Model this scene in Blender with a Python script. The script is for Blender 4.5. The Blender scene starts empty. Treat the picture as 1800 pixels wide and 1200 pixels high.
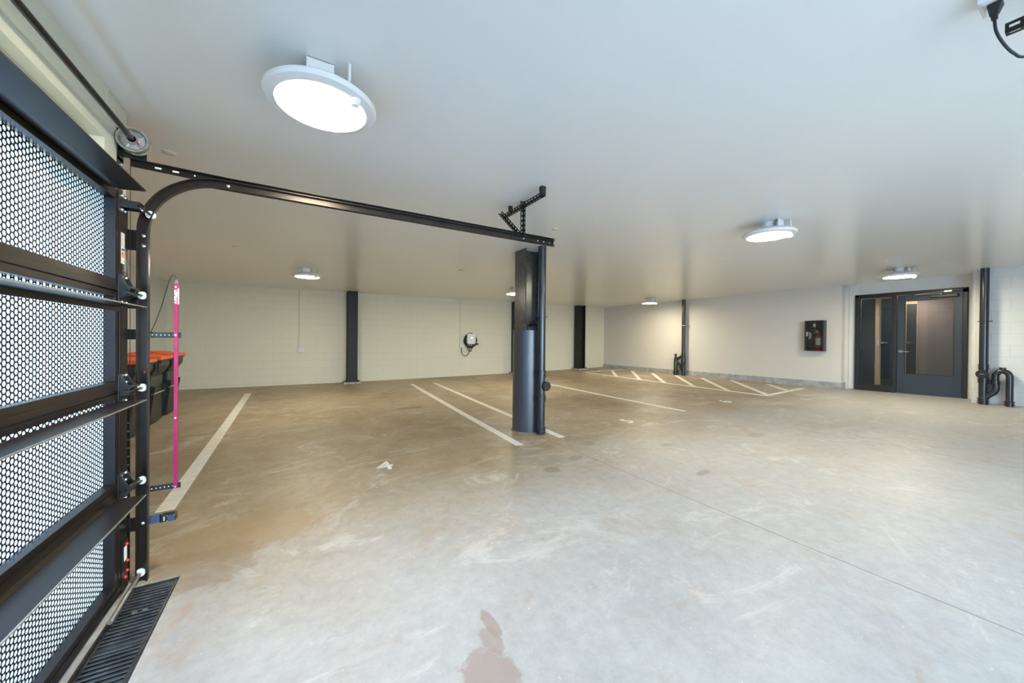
import bpy, math, random
from mathutils import Vector, Matrix

random.seed(7)
PI = math.pi
EYE = 1.45                       # eye height; every z below is measured from the eye and lifted by this
C = bpy.context.scene.collection
sc = bpy.context.scene

# ------------------------------------------------------------------ camera
cam_d = bpy.data.cameras.new('camera')
cam_d.sensor_width = 36.0
cam_d.lens = 635.2 / 1800 * 36
cam_d.clip_start = 0.05
cam = bpy.data.objects.new('camera', cam_d)
C.objects.link(cam)
R_ = Vector((0.86112556, -0.50832095, 0.00851978))
U_ = Vector((-0.00467298, 0.00884349, 0.99994998))
F_ = Vector((0.50837087, 0.86112229, -0.00523998))
M = Matrix(((R_.x, U_.x, -F_.x, 0), (R_.y, U_.y, -F_.y, 0), (R_.z, U_.z, -F_.z, EYE), (0, 0, 0, 1)))
cam.matrix_world = M
sc.camera = cam

# ------------------------------------------------------------------ view, world, light strengths
sc.view_settings.view_transform = 'Standard'
sc.view_settings.look = 'None'
sc.view_settings.gamma = 1.0
sc.view_settings.use_curve_mapping = False
sc.view_settings.exposure = 0.98
LAMP = 72.0                      # emission of the round ceiling lights
SKY = 8.0                        # overcast daylight outside
w = bpy.data.worlds.new('daylight')
sc.world = w
w.use_nodes = True
nt = w.node_tree
bgn = nt.nodes['Background']
tc = nt.nodes.new('ShaderNodeTexCoord')
sp = nt.nodes.new('ShaderNodeSeparateXYZ')
rp = nt.nodes.new('ShaderNodeValToRGB')
rp.color_ramp.elements[0].position = 0.45
rp.color_ramp.elements[0].color = (0.64, 0.81, 1.0, 1)
rp.color_ramp.elements[1].position = 0.8
rp.color_ramp.elements[1].color = (0.54, 0.75, 1.0, 1)
mr = nt.nodes.new('ShaderNodeMapRange')
mr.inputs[1].default_value = -1
nt.links.new(tc.outputs['Generated'], sp.inputs[0])
nt.links.new(sp.outputs[2], mr.inputs[0])
nt.links.new(mr.outputs[0], rp.inputs[0])
nt.links.new(rp.outputs[0], bgn.inputs[0])
bgn.inputs[1].default_value = SKY


def area(name, loc, rot, sx, sy, energy, col, portal=False):
    d = bpy.data.lights.new(name, 'AREA')
    d.shape = 'RECTANGLE'
    d.size, d.size_y = sx, sy
    d.energy = energy
    d.color = col
    if portal:
        d.cycles.is_portal = True
    o = bpy.data.objects.new(name, d)
    o.location = (loc[0], loc[1], loc[2] + EYE)
    o.rotation_euler = rot
    C.objects.link(o)
    return o


# light from the hallway's own ceiling light, behind the entry door
area('hallway_light', (12.2, 2.5, 1.1), (0, 0, 0), 0.5, 0.5, 12, (1.0, 0.78, 0.6))


# ------------------------------------------------------------------ materials
def mat(name, col, rough=0.5, metal=0.0, spec=0.5, var=0.0, vscale=8.0, bump=0.0, bscale=60.0, dark=None):
    m = bpy.data.materials.new(name)
    m.use_nodes = True
    n, l = m.node_tree.nodes, m.node_tree.links
    b = n['Principled BSDF']
    b.inputs['Base Color'].default_value = (*col, 1)
    b.inputs['Roughness'].default_value = rough
    b.inputs['Metallic'].default_value = metal
    b.inputs['Specular IOR Level'].default_value = spec
    geo = n.new('ShaderNodeNewGeometry')
    if var or dark:
        nz = n.new('ShaderNodeTexNoise')
        nz.inputs['Scale'].default_value = vscale
        nz.inputs['Detail'].default_value = 5
        l.new(geo.outputs['Position'], nz.inputs['Vector'])
        r = n.new('ShaderNodeValToRGB')
        r.color_ramp.elements[0].position = 0.3
        r.color_ramp.elements[1].position = 0.7
        a = dark or tuple(c * (1 - var) for c in col)
        r.color_ramp.elements[0].color = (*a, 1)
        r.color_ramp.elements[1].color = (*[min(1, c * (1 + var * .4)) for c in col], 1)
        l.new(nz.outputs['Fac'], r.inputs[0])
        l.new(r.outputs[0], b.inputs['Base Color'])
    if bump:
        nb = n.new('ShaderNodeTexNoise')
        nb.inputs['Scale'].default_value = bscale
        nb.inputs['Detail'].default_value = 3
        l.new(geo.outputs['Position'], nb.inputs['Vector'])
        bp = n.new('ShaderNodeBump')
        bp.inputs['Strength'].default_value = bump
        bp.inputs['Distance'].default_value = 0.01
        l.new(nb.outputs['Fac'], bp.inputs['Height'])
        l.new(bp.outputs[0], b.inputs['Normal'])
    return m


def block_mat(name, col, axis):
    m = bpy.data.materials.new(name)
    m.use_nodes = True
    n, l = m.node_tree.nodes, m.node_tree.links
    b = n['Principled BSDF']
    b.inputs['Roughness'].default_value = 0.55
    geo = n.new('ShaderNodeNewGeometry')
    s = n.new('ShaderNodeSeparateXYZ')
    l.new(geo.outputs['Position'], s.inputs[0])
    c = n.new('ShaderNodeCombineXYZ')
    l.new(s.outputs[0 if axis == 'x' else 1], c.inputs[0])
    l.new(s.outputs[2], c.inputs[1])
    br = n.new('ShaderNodeTexBrick')
    br.inputs['Scale'].default_value = 1.0
    br.inputs['Brick Width'].default_value = 0.406
    br.inputs['Row Height'].default_value = 0.203
    br.inputs['Mortar Size'].default_value = 0.006
    br.inputs['Mortar Smooth'].default_value = 0.5
    br.inputs['Color1'].default_value = (*col, 1)
    br.inputs['Color2'].default_value = (*[x * .985 for x in col], 1)
    br.inputs['Mortar'].default_value = (*[x * .9 for x in col], 1)
    l.new(c.outputs[0], br.inputs['Vector'])
    l.new(br.outputs['Color'], b.inputs['Base Color'])
    nz = n.new('ShaderNodeTexNoise')
    nz.inputs['Scale'].default_value = 90
    l.new(geo.outputs['Position'], nz.inputs['Vector'])
    ad = n.new('ShaderNodeMath')
    ad.operation = 'MULTIPLY_ADD'
    l.new(br.outputs['Fac'], ad.inputs[0])
    ad.inputs[1].default_value = -1.0
    l.new(nz.outputs['Fac'], ad.inputs[2])
    bp = n.new('ShaderNodeBump')
    bp.inputs['Strength'].default_value = 0.35
    bp.inputs['Distance'].default_value = 0.006
    l.new(ad.outputs[0], bp.inputs['Height'])
    l.new(bp.outputs[0], b.inputs['Normal'])
    return m


def floor_mat():
    m = bpy.data.materials.new('stained_concrete')
    m.use_nodes = True
    n, l = m.node_tree.nodes, m.node_tree.links
    b = n['Principled BSDF']
    geo = n.new('ShaderNodeNewGeometry')
    pos = geo.outputs['Position']

    def noise(scale, detail=6, rough=.6, stretch=None, dist=0.0):
        z = n.new('ShaderNodeTexNoise')
        z.inputs['Scale'].default_value = scale
        z.inputs['Detail'].default_value = detail
        z.inputs['Roughness'].default_value = rough
        z.inputs['Distortion'].default_value = dist
        if stretch:
            mp = n.new('ShaderNodeMapping')
            mp.inputs['Scale'].default_value = stretch
            l.new(pos, mp.inputs[0])
            l.new(mp.outputs[0], z.inputs['Vector'])
        else:
            l.new(pos, z.inputs['Vector'])
        return z.outputs['Fac']

    def ramp(fac, a, ca, c2, cb):
        r = n.new('ShaderNodeValToRGB')
        r.color_ramp.elements[0].position = a
        r.color_ramp.elements[1].position = c2
        r.color_ramp.elements[0].color = (*ca, 1)
        r.color_ramp.elements[1].color = (*cb, 1)
        l.new(fac, r.inputs[0])
        return r.outputs[0]

    def mix(fac, a, c2, mode='MIX'):
        x = n.new('ShaderNodeMix')
        x.data_type = 'RGBA'
        x.blend_type = mode
        if isinstance(fac, float):
            x.inputs[0].default_value = fac
        else:
            l.new(fac, x.inputs[0])
        for sck, v in ((x.inputs[6], a), (x.inputs[7], c2)):
            if isinstance(v, tuple):
                sck.default_value = (*v, 1)
            else:
                l.new(v, sck)
        return x.outputs[2]

    def math_(op, a, b2=None, c2=None, clamp=False):
        x = n.new('ShaderNodeMath')
        x.operation = op
        x.use_clamp = clamp
        for i, v in enumerate((a, b2, c2)):
            if v is None:
                continue
            if isinstance(v, (int, float)):
                x.inputs[i].default_value = v
            else:
                l.new(v, x.inputs[i])
        return x.outputs[0]

    base = ramp(noise(0.55, 8, .62, (1, .55, 1), .6), .34, FLOOR_A, .66, FLOOR_B)
    base = mix(ramp(noise(2.3, 8, .7), .4, (0, 0, 0), .75, (.55, .55, .55)), base, FLOOR_C)
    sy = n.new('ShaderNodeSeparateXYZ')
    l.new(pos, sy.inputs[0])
    daylight_mask = math_('ADD', sy.outputs[1], math_('MULTIPLY', noise(.7, 7, .65), 2.6))
    daylight_mask = math_('ADD', daylight_mask, math_('MULTIPLY', sy.outputs[0], -.12))
    daylight_mask = math_('MULTIPLY', math_('SUBTRACT', 4.9, daylight_mask), .6, None, True)
    base = mix(math_('MULTIPLY', daylight_mask, .74), base, (.455, .46, .465))  # foreground concrete greyed and cooled in base colour to imitate daylight falling there
    fine = ramp(noise(11, 9, .8), .3, (.80, .80, .80), .7, (1.08, 1.08, 1.08))
    base = mix(1.0, base, fine, 'MULTIPLY')
    rust = ramp(noise(1.3, 7, .72, None, 1.5), .54, (0, 0, 0), .74, (.65, .65, .65))
    base = mix(rust, base, (.38, .25, .15))
    pale = ramp(noise(1.0, 11, .8, (1.0, 1.5, 1), 1.2), .54, (0, 0, 0), .62, (.45, .45, .45))
    base = mix(pale, base, (.62, .60, .57))
    dust = ramp(noise(5.0, 12, .85, (1.0, .7, 1), .8), .56, (0, 0, 0), .66, (.4, .4, .4))
    base = mix(dust, base, (.30, .26, .22))
    fleck = ramp(noise(38, 4, .6), .70, (0, 0, 0), .74, (.7, .7, .7))
    base = mix(fleck, base, (.72, .71, .68))
    s = n.new('ShaderNodeSeparateXYZ')
    l.new(pos, s.inputs[0])
    X, Y = s.outputs[0], s.outputs[1]
    wob = math_('MULTIPLY', math_('SUBTRACT', noise(9.0, 8, .75), .5), 1.6)

    def spot(cx, cy, rx, ry, col, k, base):
        dx = math_('DIVIDE', math_('SUBTRACT', X, cx), rx)
        dy = math_('DIVIDE', math_('SUBTRACT', Y, cy), ry)
        d = math_('SQRT', math_('ADD', math_('MULTIPLY', dx, dx), math_('MULTIPLY', dy, dy)))
        d = math_('ADD', d, wob)
        f = math_('MULTIPLY', math_('SUBTRACT', 1.0, d, None, True), 5.0, None, True)
        return mix(math_('MULTIPLY', f, k), base, col)
    # brown spill near the middle of the floor and the small drips round the post
    for cx, cy, rx, ry, col, k in ((0.71, 1.36, .13, .17, (.30, .23, .20), .8), (.84, 1.60, .035, .12, (.30, .23, .20), .8), (.80, 1.52, .05, .1, (.30, .23, .20), .7), (1.9, 7.16, .30, .12, (.27, .15, .08), .7),
                                   (2.35, 3.1, .09, .09, (.22, .19, .15), .6),
                                   (2.8, 3.25, .11, .08, (.24, .2, .16), .6), (3.3, 3.6, .12, .09, (.25, .2, .15), .55),
                                   (4.1, 3.0, .1, .07, (.25, .2, .15), .5), (-.35, 3.3, .55, .35, (.34, .22, .11), .55),
                                   (-.5, 2.95, .3, .28, (.26, .18, .11), .5), (3.6, 2.2, .12, .05, (.2, .17, .13), .5),
                                   (5.5, 2.6, .16, .1, (.3, .22, .15), .5), (1.6, 6.2, .5, .2, (.28, .2, .12), .35)):
        base = spot(cx, cy, rx, ry, col, k, base)

    def line(v, at, other=None, lim=None, less=True):
        d = math_('ABSOLUTE', math_('SUBTRACT', v, at))
        f = math_('LESS_THAN', d, .0045)
        if other is not None:
            f = math_('MULTIPLY', f, math_('LESS_THAN' if less else 'GREATER_THAN', other, lim))
        return f
    j = math_('ADD', line(X, 2.95, Y, 4.43), line(Y, 4.43, X, 2.95), None, True)
    j = math_('ADD', j, line(X, 6.3, Y, 4.43), None, True)
    base = mix(math_('MULTIPLY', j, .75), base, (.16, .12, .09))
    l.new(base, b.inputs['Base Color'])
    rr = n.new('ShaderNodeMapRange')
    rr.inputs[3].default_value = .34
    rr.inputs[4].default_value = .62
    l.new(noise(1.3, 6), rr.inputs[0])
    l.new(rr.outputs[0], b.inputs['Roughness'])
    b.inputs['Specular IOR Level'].default_value = .4
    bp = n.new('ShaderNodeBump')
    bp.inputs['Strength'].default_value = .12
    bp.inputs['Distance'].default_value = .01
    l.new(noise(9, 8, .7), bp.inputs['Height'])
    l.new(bp.outputs[0], b.inputs['Normal'])
    return m


FLOOR_A = (.26, .19, .11)
FLOOR_B = (.43, .35, .24)
FLOOR_C = (.48, .43, .34)
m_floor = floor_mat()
m_ceil = mat('satin_ceiling_paint', (.86, .86, .82), .24, 0, .5, .02, .8, .03, 30)
m_block_x = block_mat('cream_painted_block', (.76, .72, .56), 'x')
m_block_y = block_mat('white_painted_block', (.78, .78, .72), 'y')
m_dry = mat('warm_grey_wall_paint', (.70, .665, .60), .6, 0, .3, .02, 1.5, .03, 80)
m_white = mat('white_wall_paint', (.74, .73, .68), .5, 0, .4)
m_header = mat('cream_steel_paint', (.66, .66, .54), .35, 0, .5)
m_curb = mat('bare_concrete', (.44, .44, .42), .8, 0, .3, .35, 6, .3, 40)
m_ext = mat('daylight_blue_wall', (.27, .50, .86), .8)  # blue of the added outside wall, stands in for sky colour behind the mesh
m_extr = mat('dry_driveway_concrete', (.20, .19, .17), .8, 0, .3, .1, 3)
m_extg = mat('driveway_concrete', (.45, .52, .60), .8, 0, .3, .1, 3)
m_door_blk = mat('dark_bronze_aluminium', (.014, .010, .008), .34, .15, .35, .25, 3)
m_track = mat('dark_bronze_track', (.030, .022, .018), .28, .55, .5, .3, 7)
m_black = mat('black_powder_coat', (.012, .012, .012), .35, 0, .5)
m_blackgloss = mat('black_gloss_paint', (.036, .043, .054), .32, 0, .9, 0, 8, .12, 45)
m_shaft = mat('scuffed_black_shaft', (.035, .032, .028), .35, .5, .5, dark=(.01, .01, .009), vscale=30)
m_alu = mat('cast_aluminium', (.55, .54, .50), .32, .85, .5, .2, 40)
m_zinc = mat('zinc_bolt', (.75, .74, .70), .25, .9)
m_nylon = mat('white_nylon', (.80, .84, .76), .4)
m_steelcol = mat('black_steel_paint', (.024, .025, .023), .5, 0, .3, .2, 5)
m_colweb = mat('black_steel_paint_scuffed', (.045, .046, .043), .26, .0, .9, .4, 9)
m_pipe = mat('black_cast_iron', (.018, .021, .025), .27, .1, .8, .2, 20, .08, 60)
m_rubber = mat('black_rubber', (.012, .012, .012), .6)
m_bin = mat('black_bin_plastic', (.024, .027, .024), .42, 0, .5, .15, 12)
m_lid = mat('orange_bin_lid', (.85, .12, .015), .35)
m_pink = mat('magenta_anodised', (.36, .006, .085), .3, .2)
m_red = mat('red_paint', (.65, .02, .015), .3)
m_paint = mat('white_road_paint', (.78, .76, .70), .6, 0, .3, .12, 12)
m_lampw = mat('white_lamp_housing', (.80, .79, .75), .35)
m_plasticw = mat('white_plastic', (.82, .82, .82), .3)
m_frame = mat('dark_bronze_door_frame', (.030, .033, .036), .38, .3)
m_leaf = mat('charcoal_blue_door_leaf', (.040, .055, .070), .42, .2)
m_chrome = mat('satin_chrome', (.8, .79, .76), .2, 1.0)
m_peach = mat('peach_hallway_paint', (.90, .62, .42), .6)
m_mauve = mat('mauve_hallway_paint', (.25, .21, .21), .6)
m_hblock = block_mat('mauve_hallway_block', (.20, .18, .185), 'y')
m_cabinet = mat('black_cabinet', (.02, .026, .025), .3)
m_label = mat('white_sticker', (.85, .85, .82), .5)
m_flagb = mat('navy_print', (.03, .05, .2), .5)
m_flagr = mat('orange_print', (.8, .25, .12), .5)
m_grate = mat('galvanised_black_grate', (.11, .115, .12), .28, .7, .5, .5, 20)
m_blue = mat('blue_tinted_zinc', (.09, .12, .2), .3, .7)
m_dirt = mat('dried_mud', (.22, .17, .12), .9)
m_orange = mat('orange_strap', (.7, .25, .08), .5)


def emis(name, col, st):
    m = bpy.data.materials.new(name)
    m.use_nodes = True
    b = m.node_tree.nodes['Principled BSDF']
    b.inputs['Base Color'].default_value = (.9, .9, .88, 1)
    b.inputs['Emission Color'].default_value = (*col, 1)
    b.inputs['Emission Strength'].default_value = st
    return m


m_lamp = emis('lit_diffuser', (1.0, .90, .66), LAMP)
m_led = emis('status_led', (.75, .8, 1.0), 2.0)


def glass(name, tint, rough=0.0):
    m = bpy.data.materials.new(name)
    m.use_nodes = True
    n, l = m.node_tree.nodes, m.node_tree.links
    for x in list(n):
        n.remove(x)
    out = n.new('ShaderNodeOutputMaterial')
    t = n.new('ShaderNodeBsdfTransparent')
    t.inputs[0].default_value = (*tint, 1)
    g = n.new('ShaderNodeBsdfGlossy')
    g.inputs['Roughness'].default_value = rough
    mx = n.new('ShaderNodeMixShader')
    fr = n.new('ShaderNodeFresnel')
    fr.inputs[0].default_value = 1.5
    l.new(fr.outputs[0], mx.inputs[0])
    l.new(t.outputs[0], mx.inputs[1])
    l.new(g.outputs[0], mx.inputs[2])
    l.new(mx.outputs[0], out.inputs[0])
    return m


m_glass = glass('clear_door_glass', (.78, .82, .82))
m_glass2 = glass('clear_cabinet_window', (.85, .88, .88), .05)


# ------------------------------------------------------------------ mesh helpers
ORG = {}


class MB:
    def __init__(s):
        s.v = []
        s.f = []
        s.pc = []
        s.mi = []
        s.cur = 0

    def mat(s, i):
        s.cur = i
        return s

    def split(s, name, m, parent, smooth=False, bevel=0.0):
        # every piece added becomes an object of its own
        out = []
        for a, b, c, d in s.pc:
            q = MB()
            q.v = s.v[a:b]
            q.f = [tuple(i - a for i in f) for f in s.f[c:d]]
            out.append(q.build(name, m, parent, smooth, bevel))
        return out

    def add(s, vs, fs):
        o = len(s.v)
        s.pc.append((o, o + len(vs), len(s.f), len(s.f) + len(fs)))
        s.mi += [s.cur] * len(fs)
        s.v += [tuple(p) for p in vs]
        s.f += [tuple(i + o for i in f) for f in fs]
        return s

    def box(s, x0, x1, y0, y1, z0, z1):
        return s.add([(x0, y0, z0), (x1, y0, z0), (x1, y1, z0), (x0, y1, z0), (x0, y0, z1), (x1, y0, z1), (x1, y1, z1), (x0, y1, z1)],
                     [(0, 3, 2, 1), (4, 5, 6, 7), (0, 1, 5, 4), (1, 2, 6, 5), (2, 3, 7, 6), (3, 0, 4, 7)])

    def hexa(s, b, t):
        return s.add(list(b) + list(t), [(0, 3, 2, 1), (4, 5, 6, 7), (0, 1, 5, 4), (1, 2, 6, 5), (2, 3, 7, 6), (3, 0, 4, 7)])

    def prism(s, poly, axis, d0, d1):
        n = len(poly)
        def P(a, b, d):
            return {'x': (d, a, b), 'y': (a, d, b), 'z': (a, b, d)}[axis]
        return s.add([P(a, b, d0) for a, b in poly] + [P(a, b, d1) for a, b in poly],
                     [tuple(range(n - 1, -1, -1)), tuple(range(n, 2 * n))] + [(i, (i + 1) % n, n + (i + 1) % n, n + i) for i in range(n)])

    def tube(s, path, r, n=16, caps=True, closed=False):
        P = [Vector(p) for p in path]
        k = len(P)
        rs = r if isinstance(r, (list, tuple)) else [r] * k
        up = None
        rings = []
        for i in range(k):
            if closed:
                t = (P[(i + 1) % k] - P[i - 1]).normalized()
            else:
                t = (P[min(i + 1, k - 1)] - P[max(i - 1, 0)]).normalized()
            if up is None:
                up = Vector((0, 0, 1)) if abs(t.z) < .9 else Vector((1, 0, 0))
            a = (up - t * up.dot(t)).normalized()
            up = a
            b = t.cross(a)
            rings.append([P[i] + (a * math.cos(2 * PI * j / n) + b * math.sin(2 * PI * j / n)) * rs[i] for j in range(n)])
        vs = [p for q in rings for p in q]
        fs = []
        for i in range(k if closed else k - 1):
            i2 = (i + 1) % k
            for j in range(n):
                fs.append((i * n + j, i * n + (j + 1) % n, i2 * n + (j + 1) % n, i2 * n + j))
        if caps and not closed:
            fs.append(tuple(range(n - 1, -1, -1)))
            fs.append(tuple((k - 1) * n + j for j in range(n)))
        return s.add(vs, fs)

    def cyl(s, p0, p1, r, n=24):
        return s.tube([p0, p1], r, n)

    def lathe(s, prof, c, axis='z', n=48):
        # prof: list of (radius, height along axis); closed at the ends when radius is 0
        vs, fs = [], []
        for r, h in prof:
            for j in range(n):
                a = 2 * PI * j / n
                u, v = r * math.cos(a), r * math.sin(a)
                vs.append({'z': (c[0] + u, c[1] + v, c[2] + h), 'y': (c[0] + u, c[1] + h, c[2] + v), 'x': (c[0] + h, c[1] + u, c[2] + v)}[axis])
        for i in range(len(prof) - 1):
            for j in range(n):
                fs.append((i * n + j, i * n + (j + 1) % n, (i + 1) * n + (j + 1) % n, (i + 1) * n + j))
        return s.add(vs, fs)

    def build(s, name, m, parent=None, smooth=False, bevel=0.0, keep=False):
        me = bpy.data.meshes.new(name)
        vs = [Vector((x, y, z + EYE)) for x, y, z in s.v]
        if parent is not None:
            org = ORG[parent.as_pointer()]
        elif keep:
            org = Vector((0, 0, 0))
        else:
            xs = [v.x for v in vs]; ys = [v.y for v in vs]; zs = [v.z for v in vs]
            org = Vector(((min(xs) + max(xs)) / 2, (min(ys) + max(ys)) / 2, min(zs)))
        me.from_pydata([v - org for v in vs], [], s.f)
        if isinstance(m, (list, tuple)):
            me.polygons.foreach_set('material_index', s.mi)
        me.validate()
        import bmesh
        bm = bmesh.new()
        bm.from_mesh(me)
        bmesh.ops.recalc_face_normals(bm, faces=bm.faces)
        bm.to_mesh(me)
        bm.free()
        for mm in (m if isinstance(m, (list, tuple)) else [m]):
            me.materials.append(mm)
        if smooth:
            me.shade_smooth()
            me.set_sharp_from_angle(angle=math.radians(38))
        o = bpy.data.objects.new(name, me)
        C.objects.link(o)
        if parent is not None:
            o.parent = parent
        else:
            o.location = org
        ORG[o.as_pointer()] = org
        if bevel:
            b = o.modifiers.new('edge', 'BEVEL')
            b.width = bevel
            b.segments = 2
            b.limit_method = 'ANGLE'
        return o


def B(x0, x1, y0, y1, z0, z1):
    return MB().box(min(x0, x1), max(x0, x1), min(y0, y1), max(y0, y1), min(z0, z1), max(z0, z1))


def thing(name, label, cat, loc, group=None):
    o = bpy.data.objects.new(name, None)
    o.empty_display_size = .1
    C.objects.link(o)
    o.location = (loc[0], loc[1], loc[2] + EYE)
    ORG[o.as_pointer()] = Vector(o.location)
    o['label'] = label
    o['category'] = cat
    if group:
        o['group'] = group
    return o


def tag(o, label, cat, group=None):
    o['label'] = label
    o['category'] = cat
    if group:
        o['group'] = group
    return o


def struct(o):
    o['kind'] = 'structure'
    return o


def copy_tree(o, parent=None):
    c = o.copy()
    C.objects.link(c)
    if parent is not None:
        c.parent = parent
    for ch in [q for q in bpy.data.objects if q.parent == o]:
        copy_tree(ch, c)
    return c


def place_copy(src, label, dx, dy, dz=0):
    c = copy_tree(src)
    c.location = (src.location[0] + dx, src.location[1] + dy, src.location[2] + dz)
    c['label'] = label
    return c


def text_mesh(name, body, size, matrix, m, parent=None, depth=.001, bold=0.0):
    cu = bpy.data.curves.new(name, 'FONT')
    cu.body = body
    cu.size = size
    cu.extrude = depth
    cu.offset = bold
    cu.align_x = 'CENTER'
    cu.align_y = 'CENTER'
    t = bpy.data.objects.new(name, cu)
    C.objects.link(t)
    dg = bpy.context.evaluated_depsgraph_get()
    me = bpy.data.meshes.new_from_object(t.evaluated_get(dg))
    bpy.data.objects.remove(t)
    mw = Matrix(matrix)
    org = ORG[parent.as_pointer()] if parent is not None else Vector((mw[0][3], mw[1][3], mw[2][3] + EYE))
    for v in me.vertices:
        v.co = mw @ v.co + Vector((0, 0, EYE)) - org
    me.materials.clear()
    me.materials.append(m)
    o = bpy.data.objects.new(name, me)
    C.objects.link(o)
    if parent is not None:
        o.parent = parent
    else:
        o.location = org
    ORG[o.as_pointer()] = org
    return o


def basis(right, up, at):
    r, u = Vector(right).normalized(), Vector(up).normalized()
    n = r.cross(u)
    return ((r.x, u.x, n.x, at[0]), (r.y, u.y, n.y, at[1]), (r.z, u.z, n.z, at[2]), (0, 0, 0, 1))


# floor height (the slab falls towards the garage door drain)
def fz(x, y):
    return -1.455897 + .025668 * x + 6.38e-5 * y - .00149685 * x * y + .0009872 * x * x + .0011351 * y * y


H = 1.35                                                    # ceiling


def bwy(x):                                                 # the back wall runs very slightly out of square
    return 11.85 + (x + 2.75) * (-.85 / 13.68)


# ================================================================== SETTING
# floor with a slot for the trench drain
TX0, TX1, TY1 = -.838, -.615, 2.93
xs = sorted(set([-2.95, -2.6, -2.2, -1.8, -1.4, -1.0, TX0, TX1, -.3] + [i * .4 for i in range(0, 29)]))
ys = sorted(set([-3.1, -2.6, TY1] + [round(-2.2 + i * .4, 3) for i in range(0, 37)]))
mb = MB()
idx = {}
for i, x in enumerate(xs):
    for j, y in enumerate(ys):
        idx[i, j] = len(mb.v)
        mb.v.append((x, y, fz(x, y)))
for i in range(len(xs) - 1):
    for j in range(len(ys) - 1):
        if xs[i] >= TX0 - 1e-6 and xs[i + 1] <= TX1 + 1e-6 and ys[j + 1] <= TY1 + 1e-6:
            continue
        mb.f.append((idx[i, j], idx[i + 1, j], idx[i + 1, j + 1], idx[i, j + 1]))
jj = [j for j, y in enumerate(ys) if y <= TY1 + 1e-6]
for xx_ in (TX0, TX1):
    for j in jj[:-1]:
        mb.add([(xx_, ys[j], fz(xx_, ys[j])), (xx_, ys[j + 1], fz(xx_, ys[j + 1])), (xx_, ys[j + 1], -1.6), (xx_, ys[j], -1.6)], [(0, 1, 2, 3)])
mb.add([(TX0, TY1, fz(TX0, TY1)), (TX1, TY1, fz(TX1, TY1)), (TX1, TY1, -1.6), (TX0, TY1, -1.6)], [(0, 1, 2, 3)])
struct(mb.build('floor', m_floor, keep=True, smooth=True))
zf = fz(-.7, 1)
mb = MB()
mb.box(TX0 - .02, TX1 + .02, -3.1, TY1 + .02, zf - .22, zf - .19)
mb.box(TX0 - .03, TX0 - .001, -3.1, TY1 + .02, zf - .19, zf - .02)
mb.box(TX1 + .001, TX1 + .03, -3.1, TY1 + .02, zf - .19, zf - .02)
mb.box(TX0, TX1, TY1 + .001, TY1 + .03, zf - .19, zf - .02)
struct(mb.build('trim_1', m_curb, keep=True))

mb = MB()
mb.box(-1.10, 13.4, -3.25, 12.2, H, H + .25)
mb.box(-2.98, -1.10, 3.08, 12.2, H, H + .25)
struct(mb.build('ceiling', m_ceil, keep=True))
# back wall
mb = MB()
y0, y1 = bwy(-2.95), bwy(11.2)
mb.hexa([(-2.95, y0, -1.75), (11.2, y1, -1.75), (11.2, y1 + .2, -1.75), (-2.95, y0 + .2, -1.75)],
        [(-2.95, y0, H + .01), (11.2, y1, H + .01), (11.2, y1 + .2, H + .01), (-2.95, y0 + .2, H + .01)])
struct(mb.build('wall_back', m_block_x, keep=True))
struct(B(-2.98, -2.78, 3.1, 12.0, -1.75, H + .01).build('wall_left', m_block_y, keep=True))
# outer return of the nook beside the garage door
struct(B(-2.98, -1.10, 3.08, 3.22, -1.75, H + .01).build('wall_nook', m_white, keep=True))
# right-hand drywall over its concrete curb
struct(B(10.93, 11.13, 3.36, 11.1, -1.0, H + .01).build('wall_right', m_dry, keep=True))
mb = MB()
za, zb = fz(10.9, 11.0) - .1, fz(10.9, 3.36) - .1
mb.hexa([(10.905, 3.34, zb), (11.13, 3.34, zb), (11.13, 11.1, za), (10.905, 11.1, za)],
        [(10.905, 3.34, -.945), (11.13, 3.34, -.945), (11.13, 11.1, -.99), (10.905, 11.1, -.99)])
struct(mb.build('baseboard_right', m_curb, keep=True))
# the short return next to the entry
mb = MB()
mb.box(11.13, 11.4, 3.30, 3.40, -1.4, H + .01)
struct(mb.build('wall_return', m_dry, keep=True))
# entry wall round the door frame
EX = 11.19
mb = MB()
mb.box(EX, EX + .14, 3.19, 3.31, -1.4, H + .01)
mb.box(EX, EX + .14, 1.54, 3.19, 1.10, H + .01)
mb.box(EX, EX + .14, 1.20, 1.54, -1.4, H + .01)
struct(mb.build('wall_entry', m_white, keep=True))
struct(B(10.74, 11.19, -3.1, 1.43, -1.4, H + .01).build('wall_block', m_block_y, keep=True))
# garage door side: header over the opening, end pier
mb = MB()
mb.box(-1.10, -.905, -2.6, 2.80, 1.07, H + .01)
mb.box(-1.10, -.905, 2.80, 3.08, -1.75, H + .01)
mb.box(-1.10, -.905, -3.1, -2.6, -1.75, H + .01)
mb.box(-1.10, -.962, -2.6, 2.80, .84, 1.07)
mb.box(-.985, -.962, -2.6, 2.80, .79, .84)
struct(mb.build('wall_garage', m_header, keep=True))
# wall behind the camera with an added wide opening, unseen, to let daylight in
mb = MB()
mb.box(-1.10, -.7, -3.25, -3.05, -1.75, H + .01)
mb.box(5.6, 11.2, -3.25, -3.05, -1.6, H + .01)
mb.box(-.7, 5.6, -3.25, -3.05, .90, H + .01)
struct(mb.build('wall_rear', m_white, keep=True))
# outdoors: paving, and an added blue wall that tints daylight through the mesh
struct(B(-14, -1.0, -16, 3.07, -1.56, -1.475).build('trim_2', m_extg, keep=True))
struct(B(-1.0, 16, -16, -3.25, -1.56, -1.475).build('trim_3', m_extr, keep=True))
struct(B(-3.75, -3.6, -5.0, 3.05, -1.475, 2.4).build('wall_outside_added', m_ext, keep=True))

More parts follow.
